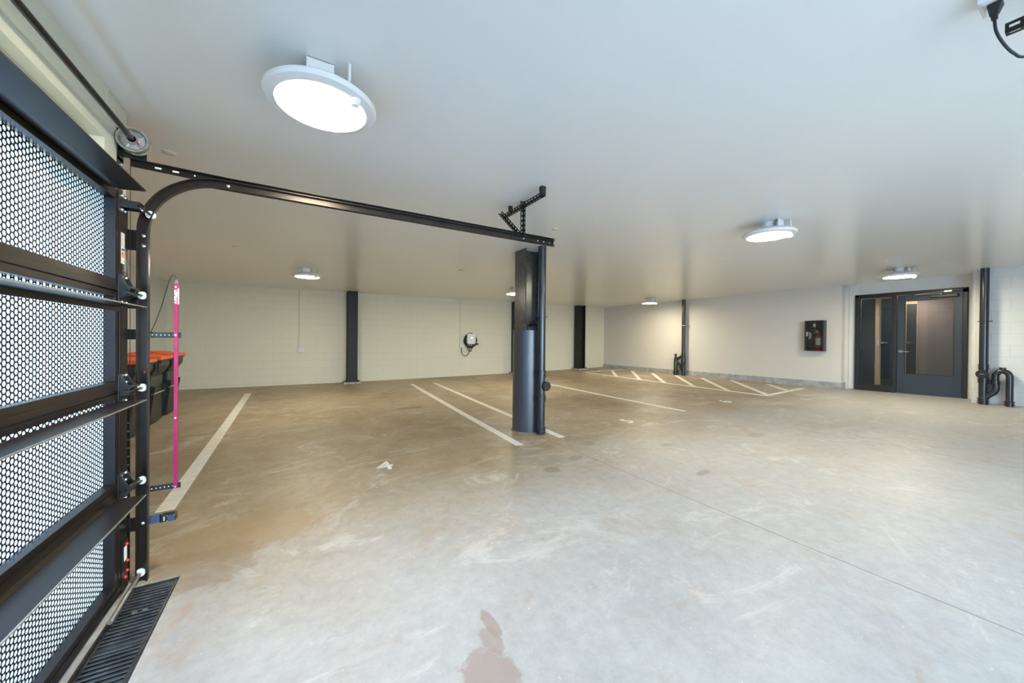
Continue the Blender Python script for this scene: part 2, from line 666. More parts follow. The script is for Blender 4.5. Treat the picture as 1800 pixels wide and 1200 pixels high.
# hallway behind the entry door
struct(B(11.19, 13.4, 0.9, 4.3, -1.2, fz(11.1, 2) - .004).build('trim_4', m_mauve, keep=True))
mb = MB()
mb.box(12.75, 12.9, 2.52, 4.3, -1.2, H)
struct(mb.build('wall_hallway_back', m_peach, keep=True))
struct(B(12.74, 12.92, .9, 2.36, -1.2, H).build('wall_hallway_block', m_hblock, keep=True))
struct(B(12.742, 12.92, 2.36, 2.52, -1.2, H).build('wall_hallway_pier', m_mauve, keep=True))
struct(B(11.33, 12.75, 4.2, 4.3, -1.2, H).build('wall_hallway_left', m_mauve, keep=True))
struct(B(11.33, 12.75, .9, 1.0, -1.2, H).build('wall_hallway_right', m_mauve, keep=True))
hd = MB()
hd.box(12.70, 12.74, 2.93, 3.13, -1.07, 1.10)
d = struct(hd.build('door_2', m_leaf, keep=True))
hd = MB().cyl((12.62, 3.09, 0), (12.70, 3.09, 0), .03)
hd.box(12.60, 12.62, 2.99, 3.10, -.012, .012)
hd.build('door_handle', m_chrome, d, smooth=True)
hd = MB()
hd.box(12.70, 12.74, 2.53, 2.69, -1.07, .94)
d = struct(hd.build('door_3', m_leaf, keep=True))
hd = MB().cyl((12.62, 2.64, 0), (12.70, 2.64, 0), .03)
hd.box(12.60, 12.62, 2.56, 2.65, -.012, .012)
hd.build('door_handle', m_chrome, d, smooth=True)
hd = MB()
hd.box(12.70, 12.74, 3.25, 3.95, -1.07, 1.12)
struct(hd.build('door_4', m_leaf, keep=True))
tag(B(12.735, 12.75, 3.17, 3.23, -.06, .08).build('light_switch', m_plasticw), 'small white light switch on the peach hallway wall seen through the sidelight', 'light switch')

# ================================================================== ENTRY DOOR
door1 = bpy.data.objects.new('door_1', None)
C.objects.link(door1)
door1.location = (EX, 2.05, fz(11.1, 2) + EYE)
ORG[door1.as_pointer()] = Vector(door1.location)
door1['kind'] = 'structure'
zb = -1.085
fx0, fx1 = 11.125, 11.26
mb = MB()
mb.box(fx0, fx1, 1.545, 1.60, zb, 1.075)
mb.box(fx0, fx1, 2.505, 2.565, zb, 1.03)
mb.box(fx0, fx1, 1.60, 3.185, 1.03, 1.095)
mb.box(fx0, fx1, 3.115, 3.185, zb, 1.095)
mb.box(fx0, fx1, 1.545, 1.60, 1.0, 1.095)
mb.box(fx0, fx1, 2.565, 3.115, zb, zb + .125)
mb.build('door_frame', m_frame, door1, bevel=.004)
mb = MB()
lx0, lx1 = 11.155, 11.20
mb.box(lx0, lx1, 1.605, 1.71, zb + .012, 1.022)
mb.box(lx0, lx1, 2.385, 2.50, zb + .012, 1.022)
mb.box(lx0, lx1, 1.71, 2.385, zb + .012, -.655)
mb.box(lx0, lx1, 1.71, 2.385, .895, 1.022)
leaf = mb.build('door_leaf', m_leaf, door1, bevel=.002)
mb = MB()
for a in ((1.705, 1.722, -.66, .90), (2.373, 2.390, -.66, .90)):
    mb.box(lx0 - .006, lx0 + .001, *a)
mb.box(lx0 - .006, lx0 + .001, 1.722, 2.373, -.66, -.643)
mb.box(lx0 - .006, lx0 + .001, 1.722, 2.373, .883, .90)
mb.build('glazing_bead', m_frame, leaf)
B(11.175, 11.181, 1.71, 2.385, -.655, .895).build('door_glass', m_glass, leaf)
mb = MB()
mb.lathe([(0, -.012), (.034, -.012), (.036, -.004), (.036, 0)], (lx0, 2.445, -.185), 'x', 28)
mb.cyl((lx0 - .055, 2.445, -.185), (lx0, 2.445, -.185), .012, 14)
mb.tube([(lx0 - .05, 2.45, -.185), (lx0 - .055, 2.40, -.185), (lx0 - .052, 2.31, -.188)], [.011, .009, .007], 12)
mb.build('door_handle', m_chrome, leaf, smooth=True)
mb = MB()
mb.box(lx0 - .06, lx0, 1.66, 2.02, .925, .985)
mb.build('door_closer', m_black, leaf, bevel=.008)
mb = MB()
mb.tube([(lx0 - .03, 1.88, .985), (lx0 - .03, 1.88, 1.01)], .018, 12)
mb.tube([(lx0 - .03, 1.88, 1.0), (lx0 - .10, 2.23, 1.005)], .008, 8)
mb.tube([(lx0 - .10, 2.23, 1.01), (lx0 - .02, 1.80, 1.04)], .008, 8)
mb.box(lx0 - .045, lx0 - .02, 1.74, 1.84, 1.028, 1.055)
mb.build('closer_arm', m_alu, leaf, smooth=True)
mb = MB()
mb.box(11.10, 11.25, 1.60, 2.505, zb - .012, zb + .010)
mb.build('threshold', m_alu, door1)
win = B(11.185, 11.191, 2.565, 3.115, zb + .125, 1.03).build('window_1', m_glass, keep=True)
struct(win)
mb = MB()
for a in ((2.566, 2.585, zb + .125, 1.03), (3.095, 3.114, zb + .125, 1.03)):
    mb.box(11.16, 11.20, *a)
mb.box(11.16, 11.20, 2.585, 3.095, zb + .125, zb + .145)
mb.box(11.16, 11.20, 2.585, 3.095, 1.01, 1.029)
mb.build('window_frame', m_frame, win)


# ================================================================== FLOOR MARKINGS
def strip(mb, pts, t=.003):
    # pts: two matching lists of plan points (left edge, right edge)
    L, Rr = pts
    n = len(L)
    vs = []
    for (a, b) in zip(L, Rr):
        vs += [(a[0], a[1], fz(*a) + t), (b[0], b[1], fz(*b) + t), (a[0], a[1], fz(*a) - .001), (b[0], b[1], fz(*b) - .001)]
    fs = []
    for i in range(n - 1):
        k = 4 * i
        fs += [(k, k + 1, k + 5, k + 4), (k, k + 4, k + 6, k + 2), (k + 1, k + 3, k + 7, k + 5)]
    fs += [(0, 2, 3, 1), (4 * n - 4, 4 * n - 3, 4 * n - 1, 4 * n - 2)]
    mb.add(vs, fs)
    return mb


def seg(mb, p, q, wd, t=.003):
    p, q = Vector(p), Vector(q)
    d = (q - p)
    L = d.length
    k = max(2, int(L / .3) + 1)
    nrm = Vector((-d.y, d.x)).normalized() * wd / 2
    a = [tuple(p + d * (i / (k - 1)) + nrm) for i in range(k)]
    b = [tuple(p + d * (i / (k - 1)) - nrm) for i in range(k)]
    return strip(mb, (a, b), t)


G = 'painted parking bay lines'
for nm, p, q, wd, lb in (
        ('a', (-.955, 4.06), (-1.03, 10.58), .125, 'long white painted bay line on the floor beside the magenta sensor bar'),
        ('b', (2.50, 4.02), (2.79, 10.34), .11, 'white painted bay line ending on the left of the round black column base'),
        ('c', (3.19, 4.00), (3.43, 10.26), .10, 'white painted bay line passing close behind the black round column base'),
        ('d', (6.08, 4.06), (6.14, 8.45), .10, 'thin white painted bay line to the right of the column between numbers 5 and 6')):
    tag(seg(MB(), p, q, wd).build('parking_line', m_paint), lb, 'parking line', G)

hz = thing('hatched_zone', 'white painted no-parking zone with diagonal hatching on the floor along the grey wall', 'floor marking', (9.7, 7, fz(9.7, 7)))
mb = MB()
seg(mb, (8.86, 3.96), (8.98, 10.10), .10)
seg(mb, (8.90, 4.00), (10.55, 3.95), .11)
seg(mb, (9.0, 10.05), (10.75, 9.80), .10)
mb.build('outline', m_paint, hz)
for a, b in (((10.10, 9.72), (8.96, 8.44)), ((10.66, 9.28), (8.96, 7.50)), ((10.60, 8.34), (8.94, 6.62)), ((10.60, 7.42), (8.93, 5.72)),
             ((10.64, 6.58), (8.92, 4.84)), ((10.74, 5.74), (8.95, 4.0)), ((10.66, 4.78), (9.88, 3.99))):
    if (Vector(a) - Vector(b)).length > .3:
        seg(MB(), a, b, .11, .0035).build('stripe', m_paint, hz)
for ch, x, y in (('4', .83, 4.165), ('5', 4.66, 4.14), ('6', 7.55, 4.15)):
    z = fz(x, y)
    o = text_mesh('bay_number', ch, .36, basis((1, 0, fz(x + 1, y) - z), (0, 1, fz(x, y + 1) - z), (x, y, z + .002)), m_paint, depth=.002, bold=.002)
    tag(o, 'white stencilled number %s painted on the concrete floor' % ch, 'floor number', 'stencilled bay numbers')

# ================================================================== CEILING LIGHTS
L0 = thing('ceiling_light', 'large round ceiling light nearest the garage door, biggest in view', 'ceiling light', (.10, 2.12, H), 'round ceiling lights')
cx, cy, cz = .10, 2.12, 1.215
mb = MB()
mb.lathe([(0, .06), (.12, .058), (.20, .035), (.246, .012), (.260, 0), (.260, -.012), (.252, -.022), (.210, -.030), (.207, -.022), (.0, -.020)], (cx, cy, cz), 'z', 64)
hs = mb.build('housing', m_lampw, L0, smooth=True)
MB().lathe([(0, -.036), (.10, -.0355), (.17, -.034), (.203, -.028), (.205, -.021), (.0, -.0205)], (cx, cy, cz), 'z', 64).build('diffuser', m_lamp, L0, smooth=True)
mb = MB()
mb.lathe([(0, .135), (.07, .135), (.07, .055), (0, .055)], (cx, cy, cz), 'z', 24)
mb.build('canopy', m_lampw, L0, smooth=True)
mb = MB()
mb.box(cx - .075, cx + .045, cy - .128, cy - .122, cz + .04, H)
mb.box(cx - .075, cx + .045, cy - .128, cy + .12, H - .008, H - .001)
mb.build('mounting_bracket', m_lampw, L0, bevel=.002)
mb = MB().tube([(cx + .10, cy - .16, cz + .02), (cx + .11, cy - .165, cz + .06), (cx + .11, cy - .165, H)], .007, 8)
mb.build('safety_wire', m_lampw, L0, smooth=True)
mb = MB().lathe([(0, -.060), (.018, -.056), (.028, -.042), (.030, -.020), (0, -.02)], (cx + .135, cy - .155, cz), 'z', 24)
mb.build('motion_sensor', m_plasticw, L0, smooth=True)
for lb, x, y in (('round ceiling light over the back left bay beside the black wall post', .14, 8.13),
                 ('round ceiling light partly hidden behind the black steel column', 4.86, 8.12),
                 ('round ceiling light in the open middle of the ceiling, right of the column', 4.56, 2.05),
                 ('small round ceiling light in front of the grey right wall near its drain pipe', 9.60, 7.68),
                 ('round ceiling light just in front of the glazed entry door', 9.32, 2.07)):
    place_copy(L0, lb, x - cx, y - cy)

# sprinkler cover plates
D0 = MB().lathe([(0, -.008), (.036, -.008), (.042, -.004), (.042, 0), (0, 0)], (-.826, 3.574, H), 'z', 32).build('sprinkler_cover', m_dry, smooth=True)
tag(D0, 'flat round sprinkler cover plate on the ceiling next to the cable drum', 'sprinkler cover', 'round sprinkler cover plates')
for lb, x, y in (('round sprinkler cover plate on the ceiling above the sensor bar', -.816, 6.73),
                 ('round sprinkler cover plate on the ceiling right of the track hanger', 2.68, 3.53),
                 ('round sprinkler cover plate on the ceiling above the car charger', 2.71, 6.58),
                 ('round sprinkler cover plate left of the rear left ceiling light', -.77, 10.05),
                 ('tiny round sprinkler cover plate near the back wall above the charger conduit', 2.76, 9.79),
                 ('round sprinkler cover plate below the middle ceiling light', 6.19, 3.48),
                 ('round sprinkler cover plate above the corner wall post', 6.2, 6.4),
                 ('round sprinkler cover plate near the corner of the grey wall by the entry', 9.5, 3.4),
                 ('tiny round sprinkler cover plate by the far right ceiling corner', 9.5, 9.8)):
    place_copy(D0, lb, x + .826, y - 3.574)

# ================================================================== STEEL WALL POSTS
def wf(mb, x0, x1, y0, y1, z0, z1, tf, tw, flange_axis):
    if flange_axis == 'y':        # flange plates span x, web runs along y
        mb.box(x0, x1, y0, y0 + tf, z0, z1)
        mb.box(x0, x1, y1 - tf, y1, z0, z1)
        xm = (x0 + x1) / 2
        mb.box(xm - tw / 2, xm + tw / 2, y0 + tf, y1 - tf, z0, z1)
    else:                         # flange plates span y, web runs along x
        mb.box(x0, x0 + tf, y0, y1, z0, z1)
        mb.box(x1 - tf, x1, y0, y1, z0, z1)
        ym = (y0 + y1) / 2
        mb.box(x0 + tf, x1 - tf, ym - tw / 2, ym + tw / 2, z0, z1)
    return mb


for x0, x1, ya, yb2, fa, lb in ((1.20, 1.47, 11.26, 11.55, 'y', 'black steel post on the back wall left of the car charger'),
                                (6.60, 6.88, 10.93, 11.22, 'x', 'black steel post on the back wall right behind the round column'),
                                (9.36, 9.66, 10.72, 11.01, 'x', 'black steel post on the back wall nearest the right corner')):
    zb_ = fz((x0 + x1) / 2, ya) + .045
    t = thing('steel_post', lb, 'steel post', ((x0 + x1) / 2, (ya + yb2) / 2, zb_), 'black steel wall posts')
    wf(MB(), x0, x1, ya, yb2, zb_ + .015, H, .015, .012, fa).build('shaft', m_steelcol, t)
    mb = MB().box(x0 - .04, x1 + .04, ya - .04, yb2, zb_, zb_ + .018)
    mb.build('base_plate', m_steelcol, t)
    mb = MB()
    for bx in (x0 - .02, x1 + .02):
        mb.cyl((bx, ya - .02, zb_ + .018), (bx, ya - .02, zb_ + .055), .014, 6)
    mb.split('anchor_bolt', m_steelcol, t)
    f = MB().box(x0 - .10, x1 + .10, ya - .10, bwy(x1) - .002, zb_ - .12, zb_ - .0005)
    f.build('grout_pad', m_curb, t, bevel=.01)

# ================================================================== MAIN COLUMN
cf = fz(3.02, 4.4)
col = thing('steel_column', 'black I-beam column standing in the middle of the floor inside a round black casing', 'column', (3.02, 4.63, cf))
wf(MB(), 2.865, 3.175, 4.48, 4.78, cf, H, .018, .014, 'x').build('shaft', m_colweb, col)
mb = MB()
prof = [(.228, -.02), (.228, cf * 0 + 1.0)]
n = 64
ztop = .152
mb.lathe([(.212, 0), (.232, 0), (.232, ztop - cf - .003), (.229, ztop - cf), (.206, ztop - cf), (.206, ztop - cf - .06), (.0, ztop - cf - .06)], (3.02, 4.63, cf - .01), 'z', 72)
mb.build('round_casing', m_blackgloss, col, smooth=True)
mb = MB()
mb.lathe([(.20, -.01), (.250, -.01), (.246, .003), (.236, .008), (.20, .008)], (3.02, 4.63, cf), 'z', 40)
mb.build('grout_ring', m_dirt, col, smooth=True)


def coupling(mb, x, y, z0, z1, r, ribs=5):
    prof = [(r, z0)]
    st = (z1 - z0) / ribs
    for i in range(ribs):
        a = z0 + i * st
        prof += [(r + .003, a), (r + .003, a + st * .35), (r + .015, a + st * .4), (r + .015, a + st * .8), (r + .003, a + st * .85)]
    prof += [(r, z1)]
    mb.lathe(prof, (x, y, 0), 'z', 32)
    return mb


def pipe_clamp_bolts(mb, x, y, z0, z1, r, k=4):
    for i in range(k):
        z = z0 + (i + .5) * (z1 - z0) / k
        mb.box(x - .012, x + .02, y - r - .026, y - r - .006, z - .006, z + .006)
    return mb


px, py = 3.035, 4.30
pf = fz(px, py)
dp = thing('drain_pipe', 'black cast iron drain pipe standing against the round column casing, with a cleanout cap', 'drain pipe', (px, py, pf))
MB().cyl((px, py, pf), (px, py, H), .059, 40).build('pipe', m_pipe, dp, smooth=True)
mb = coupling(MB(), px, py, -.55, -.44, .059, 5)
mb.build('coupling', m_pipe, dp, smooth=True)
mb = coupling(MB(), px, py, -.90, -.79, .059, 5)
mb.build('coupling', m_pipe, dp, smooth=True)
mb = coupling(MB(), px, py, pf + .01, pf + .11, .059, 3)
mb.build('coupling', m_pipe, dp, smooth=True)
mb = MB()
mb.tube([(px + .02, py - .03, -.665), (px + .03, py - .085, -.665)], .052, 32)
mb.lathe([(0, -.018), (.060, -.018), (.066, -.010), (.066, .012), (.05, .014), (0, .014)], (px + .03, py - .095, -.665), 'y', 36)
co = mb.build('cleanout_cap', m_rubber, dp, smooth=True)
mb = MB().box(px + .012, px + .048, py - .1165, py - .112, -.669, -.661)
mb.build('raised_lettering', m_bin, co)
mb = MB()
mb.lathe([(.060, -.006), (.066, -.006), (.066, .006), (.060, .006)], (px, py, .33), 'z', 32)
mb.box(px + .06, px + .085, py - .02, py + .0, .325, .337)
mb.build('pipe_clamp', m_pipe, dp, smooth=True)
mb = MB()
mb.box(2.885, 3.05, 4.43, 4.47, .27, .275)
mb.box(2.885, 3.05, 4.43, 4.434, .235, .275)
mb.box(2.885, 3.12, 4.385, 4.39, .30, .335)
for i in range(4):
    mb.box(2.90 + i * .04, 2.92 + i * .04, 4.375, 4.386, .31, .325)
mb.box(3.03, 3.06, 4.36, 4.64, .20, .24)
mb.build('strut_bracket', m_black, dp, bevel=.002)

# ================================================================== WALL DRAIN PIPES
# beside the grey wall
x, y = 10.80, 7.30
f = fz(x, y)
t = thing('drain_pipe', 'black drain pipe on the grey wall behind the hatched floor zone', 'drain pipe', (x, y, f))
MB().cyl((x, y, f), (x, y, H), .055, 32).build('pipe', m_pipe, t, smooth=True)
coupling(MB(), x, y, -.52, -.38, .056, 5).build('coupling', m_pipe, t, smooth=True)
coupling(MB(), x, y, -.95, -.82, .060, 4).build('coupling', m_pipe, t, smooth=True)
coupling(MB(), x, y, f + .01, f + .12, .057, 3).build('coupling', m_pipe, t, smooth=True)
mb = MB()
mb.lathe([(.062, -.30), (.075, -.22), (.078, -.1), (.074, .02), (.06, .06)], (x, y, -.52), 'z', 28)
mb.tube([(x, y, -1.0), (x - .01, y + .10, -.82), (x - .01, y + .20, -.72)], .048, 20)
mb.tube([(x - .02, y + .05, -.50), (x - .02, y + .12, -.55), (x - .02, y + .23, -.60)], .045, 20)
mb.build('wye_fitting', m_pipe, t, smooth=True)
yb_ = y + .27
fb = fz(x, yb_)
mb = MB()
mb.lathe([(.058, fb), (.058, -.62), (.05, -.57), (.036, -.54), (.036, -.44), (.04, -.435), (.04, -.42), (0, -.42)], (x - .01, yb_, 0), 'z', 28)
mb.build('branch_pipe', m_pipe, t, smooth=True)
coupling(MB(), x - .01, yb_, fb + .01, fb + .12, .060, 3).build('coupling', m_pipe, t, smooth=True)
mb = MB()
mb.box(x + .057, x + .075, y - .16, y + .16, .49, .515)
mb.lathe([(.056, -.01), (.062, -.01), (.062, .01), (.056, .01)], (x, y, .503), 'z', 24)
mb.build('pipe_clamp', m_alu, t)
mb = MB()
mb.box(x + .075, 10.929, y - .012, y + .012, .49, .515)
mb.build('clamp_strut', m_alu, t)
# beside the white block wall
x, y = 10.60, 1.28
f = fz(x, y)
t = thing('drain_pipe', 'thick black drain pipe with a looped branch, right of the entry door', 'drain pipe', (x, y, f))
MB().cyl((x, y, f), (x, y, H), .054, 36).build('pipe', m_pipe, t, smooth=True)
coupling(MB(), x, y, -.47, -.37, .054, 4).build('coupling', m_pipe, t, smooth=True)
coupling(MB(), x, y, -.71, -.61, .056, 4).build('coupling', m_pipe, t, smooth=True)
coupling(MB(), x, y, f + .01, f + .12, .056, 3).build('coupling', m_pipe, t, smooth=True)
mb = MB()
mb.tube([(x - .02, y + .0, -.545), (x - .085, y + .005, -.545)], .062, 30)
mb.lathe([(0, -.018), (.068, -.018), (.075, -.010), (.075, .010), (0, .010)], (x - .09, y + .005, -.545), 'x', 36)
co = mb.build('cleanout_cap', m_rubber, t, smooth=True)
MB().box(x - .112, x - .107, y - .02, y + .03, -.549, -.541).build('raised_lettering', m_alu, co)
mb = MB()
mb.lathe([(.055, -.006), (.062, -.006), (.062, .006), (.055, .006)], (x, y, .40), 'z', 24)
mb.box(x + .055, x + .068, y - .085, y + .085, .394, .408)
mb.box(x + .068, 10.739, y - .01, y + .01, .394, .408)
mb.build('pipe_clamp', m_black, t)
mb = MB()
path = [(x, y, -1.0), (x, y - .05, -.93), (x, y - .12, -.86), (x, y - .14, -.80), (x, y - .14, -.70)]
mb.tube(path, [.048, .046, .044, .042, .042], 20)
mb.prism([(y - .02, -.72), (y - .13, -.72), (y - .13, -.80), (y - .02, -.96)], 'x', x - .012, x + .012)
mb.build('wye_fitting', m_pipe, t, smooth=True)
mb = MB()
pts = []
for k in range(0, 13):
    a = PI * k / 12
    pts.append((x, y - .205 + .075 * math.cos(a), -.58 + .10 * math.sin(a)))
pts = [(x, y - .13, -.70)] + pts + [(x, y - .28, f + .0)]
mb.tube(pts, .043, 22)
mb.cyl((x, y - .205, -.50), (x, y - .205, -.42), .034, 20)
mb.cyl((x, y - .205, -.435), (x, y - .205, -.415), .040, 20)
mb.build('trap_pipe', m_pipe, t, smooth=True)
coupling(MB(), x, y - .13, -.72, -.64, .045, 4).build('coupling', m_pipe, t, smooth=True)
coupling(MB(), x, y - .28, f + .01, f + .10, .045, 2).build('coupling', m_pipe, t, smooth=True)

# ================================================================== FIRE EXTINGUISHER CABINET
cab = thing('extinguisher_cabinet', 'black wall cabinet with a clear front holding a red fire extinguisher, on the grey wall', 'fire extinguisher cabinet', (10.85, 3.83, -.21))
cy0, cy1, cz0, cz1 = 3.64, 4.02, -.215, .525
mb = MB()
mb.box(10.915, 10.93, cy0, cy1, cz0, cz1)
mb.box(10.79, 10.915, cy0, cy0 + .015, cz0, cz1)
mb.box(10.79, 10.915, cy1 - .015, cy1, cz0, cz1)
mb.box(10.79, 10.915, cy0 + .015, cy1 - .015, cz0, cz0 + .015)
mb.box(10.79, 10.915, cy0 + .015, cy1 - .015, cz1 - .015, cz1)
mb.build('body', m_cabinet, cab)
mb = MB()
mb.box(10.77, 10.79, cy0, cy0 + .03, cz0, cz1)
mb.box(10.77, 10.79, cy1 - .03, cy1, cz0, cz1)
mb.box(10.77, 10.79, cy0 + .03, cy1 - .03, cz0, cz0 + .03)
mb.box(10.77, 10.79, cy0 + .03, cy1 - .03, cz1 - .03, cz1)
dr = mb.build('door', m_cabinet, cab, bevel=.003)
B(10.778, 10.782, cy0 + .03, cy1 - .03, cz0 + .03, cz1 - .03).build('clear_panel', m_glass2, dr)
B(10.755, 10.777, 3.80, 3.84, .37, .45).build('pull_lock', m_alu, dr, bevel=.003)
text_mesh('vertical_lettering', 'FIRE', .06, basis((0, 0, 1), (0, 1, 0), (10.776, 3.962, .20)), m_label, dr, .0006)
text_mesh('vertical_lettering', 'BREAK GLASS\nTO OPEN', .028, basis((0, 0, 1), (0, 1, 0), (10.776, 3.905, .16)), m_label, dr, .0006)
ex = thing('fire_extinguisher', 'red fire extinguisher with a white label standing inside the black wall cabinet', 'fire extinguisher', (10.855, 3.775, -.20))
mb = MB().lathe([(0, 0), (.048, 0), (.054, .012), (.054, .33), (.045, .37), (.022, .40), (.018, .42), (0, .42)], (10.855, 3.775, -.198), 'z', 32)
mb.build('cylinder', m_red, ex, smooth=True)
mb = MB().lathe([(.0545, .13), (.0552, .13), (.0552, .30), (.0545, .30)], (10.855, 3.775, -.198), 'z', 32)
mb.build('paper_label', m_label, ex, smooth=True)
mb = MB()
mb.box(10.835, 10.875, 3.76, 3.82, .225, .25)
mb.hexa([(10.848, 3.755, .25), (10.862, 3.755, .25), (10.862, 3.83, .262), (10.848, 3.83, .262)], [(10.848, 3.755, .262), (10.862, 3.755, .262), (10.862, 3.84, .30), (10.848, 3.84, .30)])
mb.hexa([(10.848, 3.80, .235), (10.862, 3.80, .235), (10.862, 3.86, .215), (10.848, 3.86, .215)], [(10.848, 3.80, .248), (10.862, 3.80, .248), (10.862, 3.86, .228), (10.848, 3.86, .228)])
mb.build('handle', m_alu, ex)
mb = MB().tube([(10.85, 3.80, .23), (10.84, 3.845, .21), (10.84, 3.852, .12), (10.84, 3.85, -.02), (10.84, 3.845, -.06)], [.009, .009, .009, .009, .013], 10)
mb.build('hose', m_rubber, ex, smooth=True)

# ================================================================== ELECTRICAL ON THE BACK WALL
def ybk(x, d=0):
    return bwy(x) - d


t = thing('conduit_outlet', 'cream surface conduit running down to a wall box, left of the first black post', 'electrical outlet', (0.06, ybk(.06), -.4))
MB().cyl((0.01, ybk(0) - .014, -.27), (0.01, ybk(0) - .014, H), .011, 12).build('conduit', m_header, t, smooth=True)
B(-.02, .13, ybk(0) - .06, ybk(.13) - .001, -.41, -.27).build('wall_box', m_white, t, bevel=.004)
B(-.01, .12, ybk(0) - .068, ybk(0) - .06, -.40, -.28).build('cover_plate', m_white, t, bevel=.003)

t = thing('conduit_outlet', 'cream surface conduit with a wall box beside the coiled car charger', 'electrical outlet', (4.75, ybk(4.8), -.3))
MB().cyl((4.68, ybk(4.68) - .014, -.16), (4.68, ybk(4.68) - .014, H), .011, 12).build('conduit', m_header, t, smooth=True)
B(4.66, 4.80, ybk(4.66) - .06, ybk(4.8) - .001, -.29, -.15).build('wall_box', m_white, t, bevel=.004)
t2 = B(8.05, 8.14, ybk(8.05) - .03, ybk(8.14) - .001, -.30, -.19).build('outlet_box', m_white, bevel=.003)
tag(t2, 'small cream outlet box on the back wall just right of the column drain pipe', 'electrical outlet')

ev = thing('car_charger', 'white wall-mounted electric car charger with a coiled black cable on the back wall', 'car charger', (5.03, ybk(5.03), -.15))
yc = ybk(5.03)
poly = []
hw, ht, rr = .155, .175, .07
for qx, qz, a0 in ((1, 1, 0), (-1, 1, 90), (-1, -1, 180), (1, -1, 270)):
    for k in range(7):
        a = math.radians(a0 + 15 * k)
        poly.append((5.04 + qx * (hw - rr) + rr * math.cos(a), .01 + qz * (ht - rr) + rr * math.sin(a)))
MB().prism(poly, 'y', yc - .15, yc - .06).build('housing', m_plasticw, ev, bevel=.012)
B(4.95, 5.12, yc - .06, yc - .004, -.13, .12).build('cable_hook', m_rubber, ev)
MB().lathe([(0, -.003), (.02, -.003), (.02, 0), (0, 0)], (5.04, yc - .151, .04), 'y', 16).build('status_light', m_led, ev)
for k, (ra, rb, dz, dd) in enumerate(((.205, .215, -.03, .10), (.220, .235, -.04, .075), (.235, .225, -.045, .05), (.215, .245, -.05, .03))):
    pts = [(5.04 + ra * math.cos(2 * PI * i / 40), yc - dd, dz + rb * math.sin(2 * PI * i / 40)) for i in range(40)]
    MB().tube(pts, .014, 10, closed=True).build('cable_coil', m_rubber, ev, smooth=True)


def bez(p, k=10):
    out = []
    for i in range(len(p) - 1):
        a, b = Vector(p[i]), Vector(p[i + 1])
        pa = Vector(p[i - 1]) if i else a
        pb = Vector(p[i + 2]) if i + 2 < len(p) else b
        for j in range(k):
            s_ = j / k
            out.append(.5 * ((2 * a) + (b - pa) * s_ + (2 * pa - 5 * a + 4 * b - pb) * s_ * s_ + (3 * a - 3 * b + pb - pa) * s_ ** 3))
    out.append(Vector(p[-1]))
    return out


MB().tube(bez([(4.73, yc - .03, -.29), (4.72, yc - .04, -.42), (4.78, yc - .05, -.53), (4.87, yc - .06, -.56), (4.97, yc - .08, -.47), (5.0, yc - .09, -.3), (5.02, yc - .10, -.16)]), .011, 10).build('supply_cable', m_rubber, ev, smooth=True)
MB().tube(bez([(4.88, yc - .10, -.22), (4.92, yc - .11, -.34), (5.0, yc - .12, -.41), (5.06, yc - .12, -.34), (5.09, yc - .11, -.2), (5.10, yc - .10, -.16)]), .012, 10).build('cable_tail', m_rubber, ev, smooth=True)
MB().tube([(5.20, yc - .08, -.14), (5.25, yc - .09, -.17), (5.31, yc - .09, -.155)], [.016, .028, .024], 12).build('plug_holder', m_rubber, ev, smooth=True)


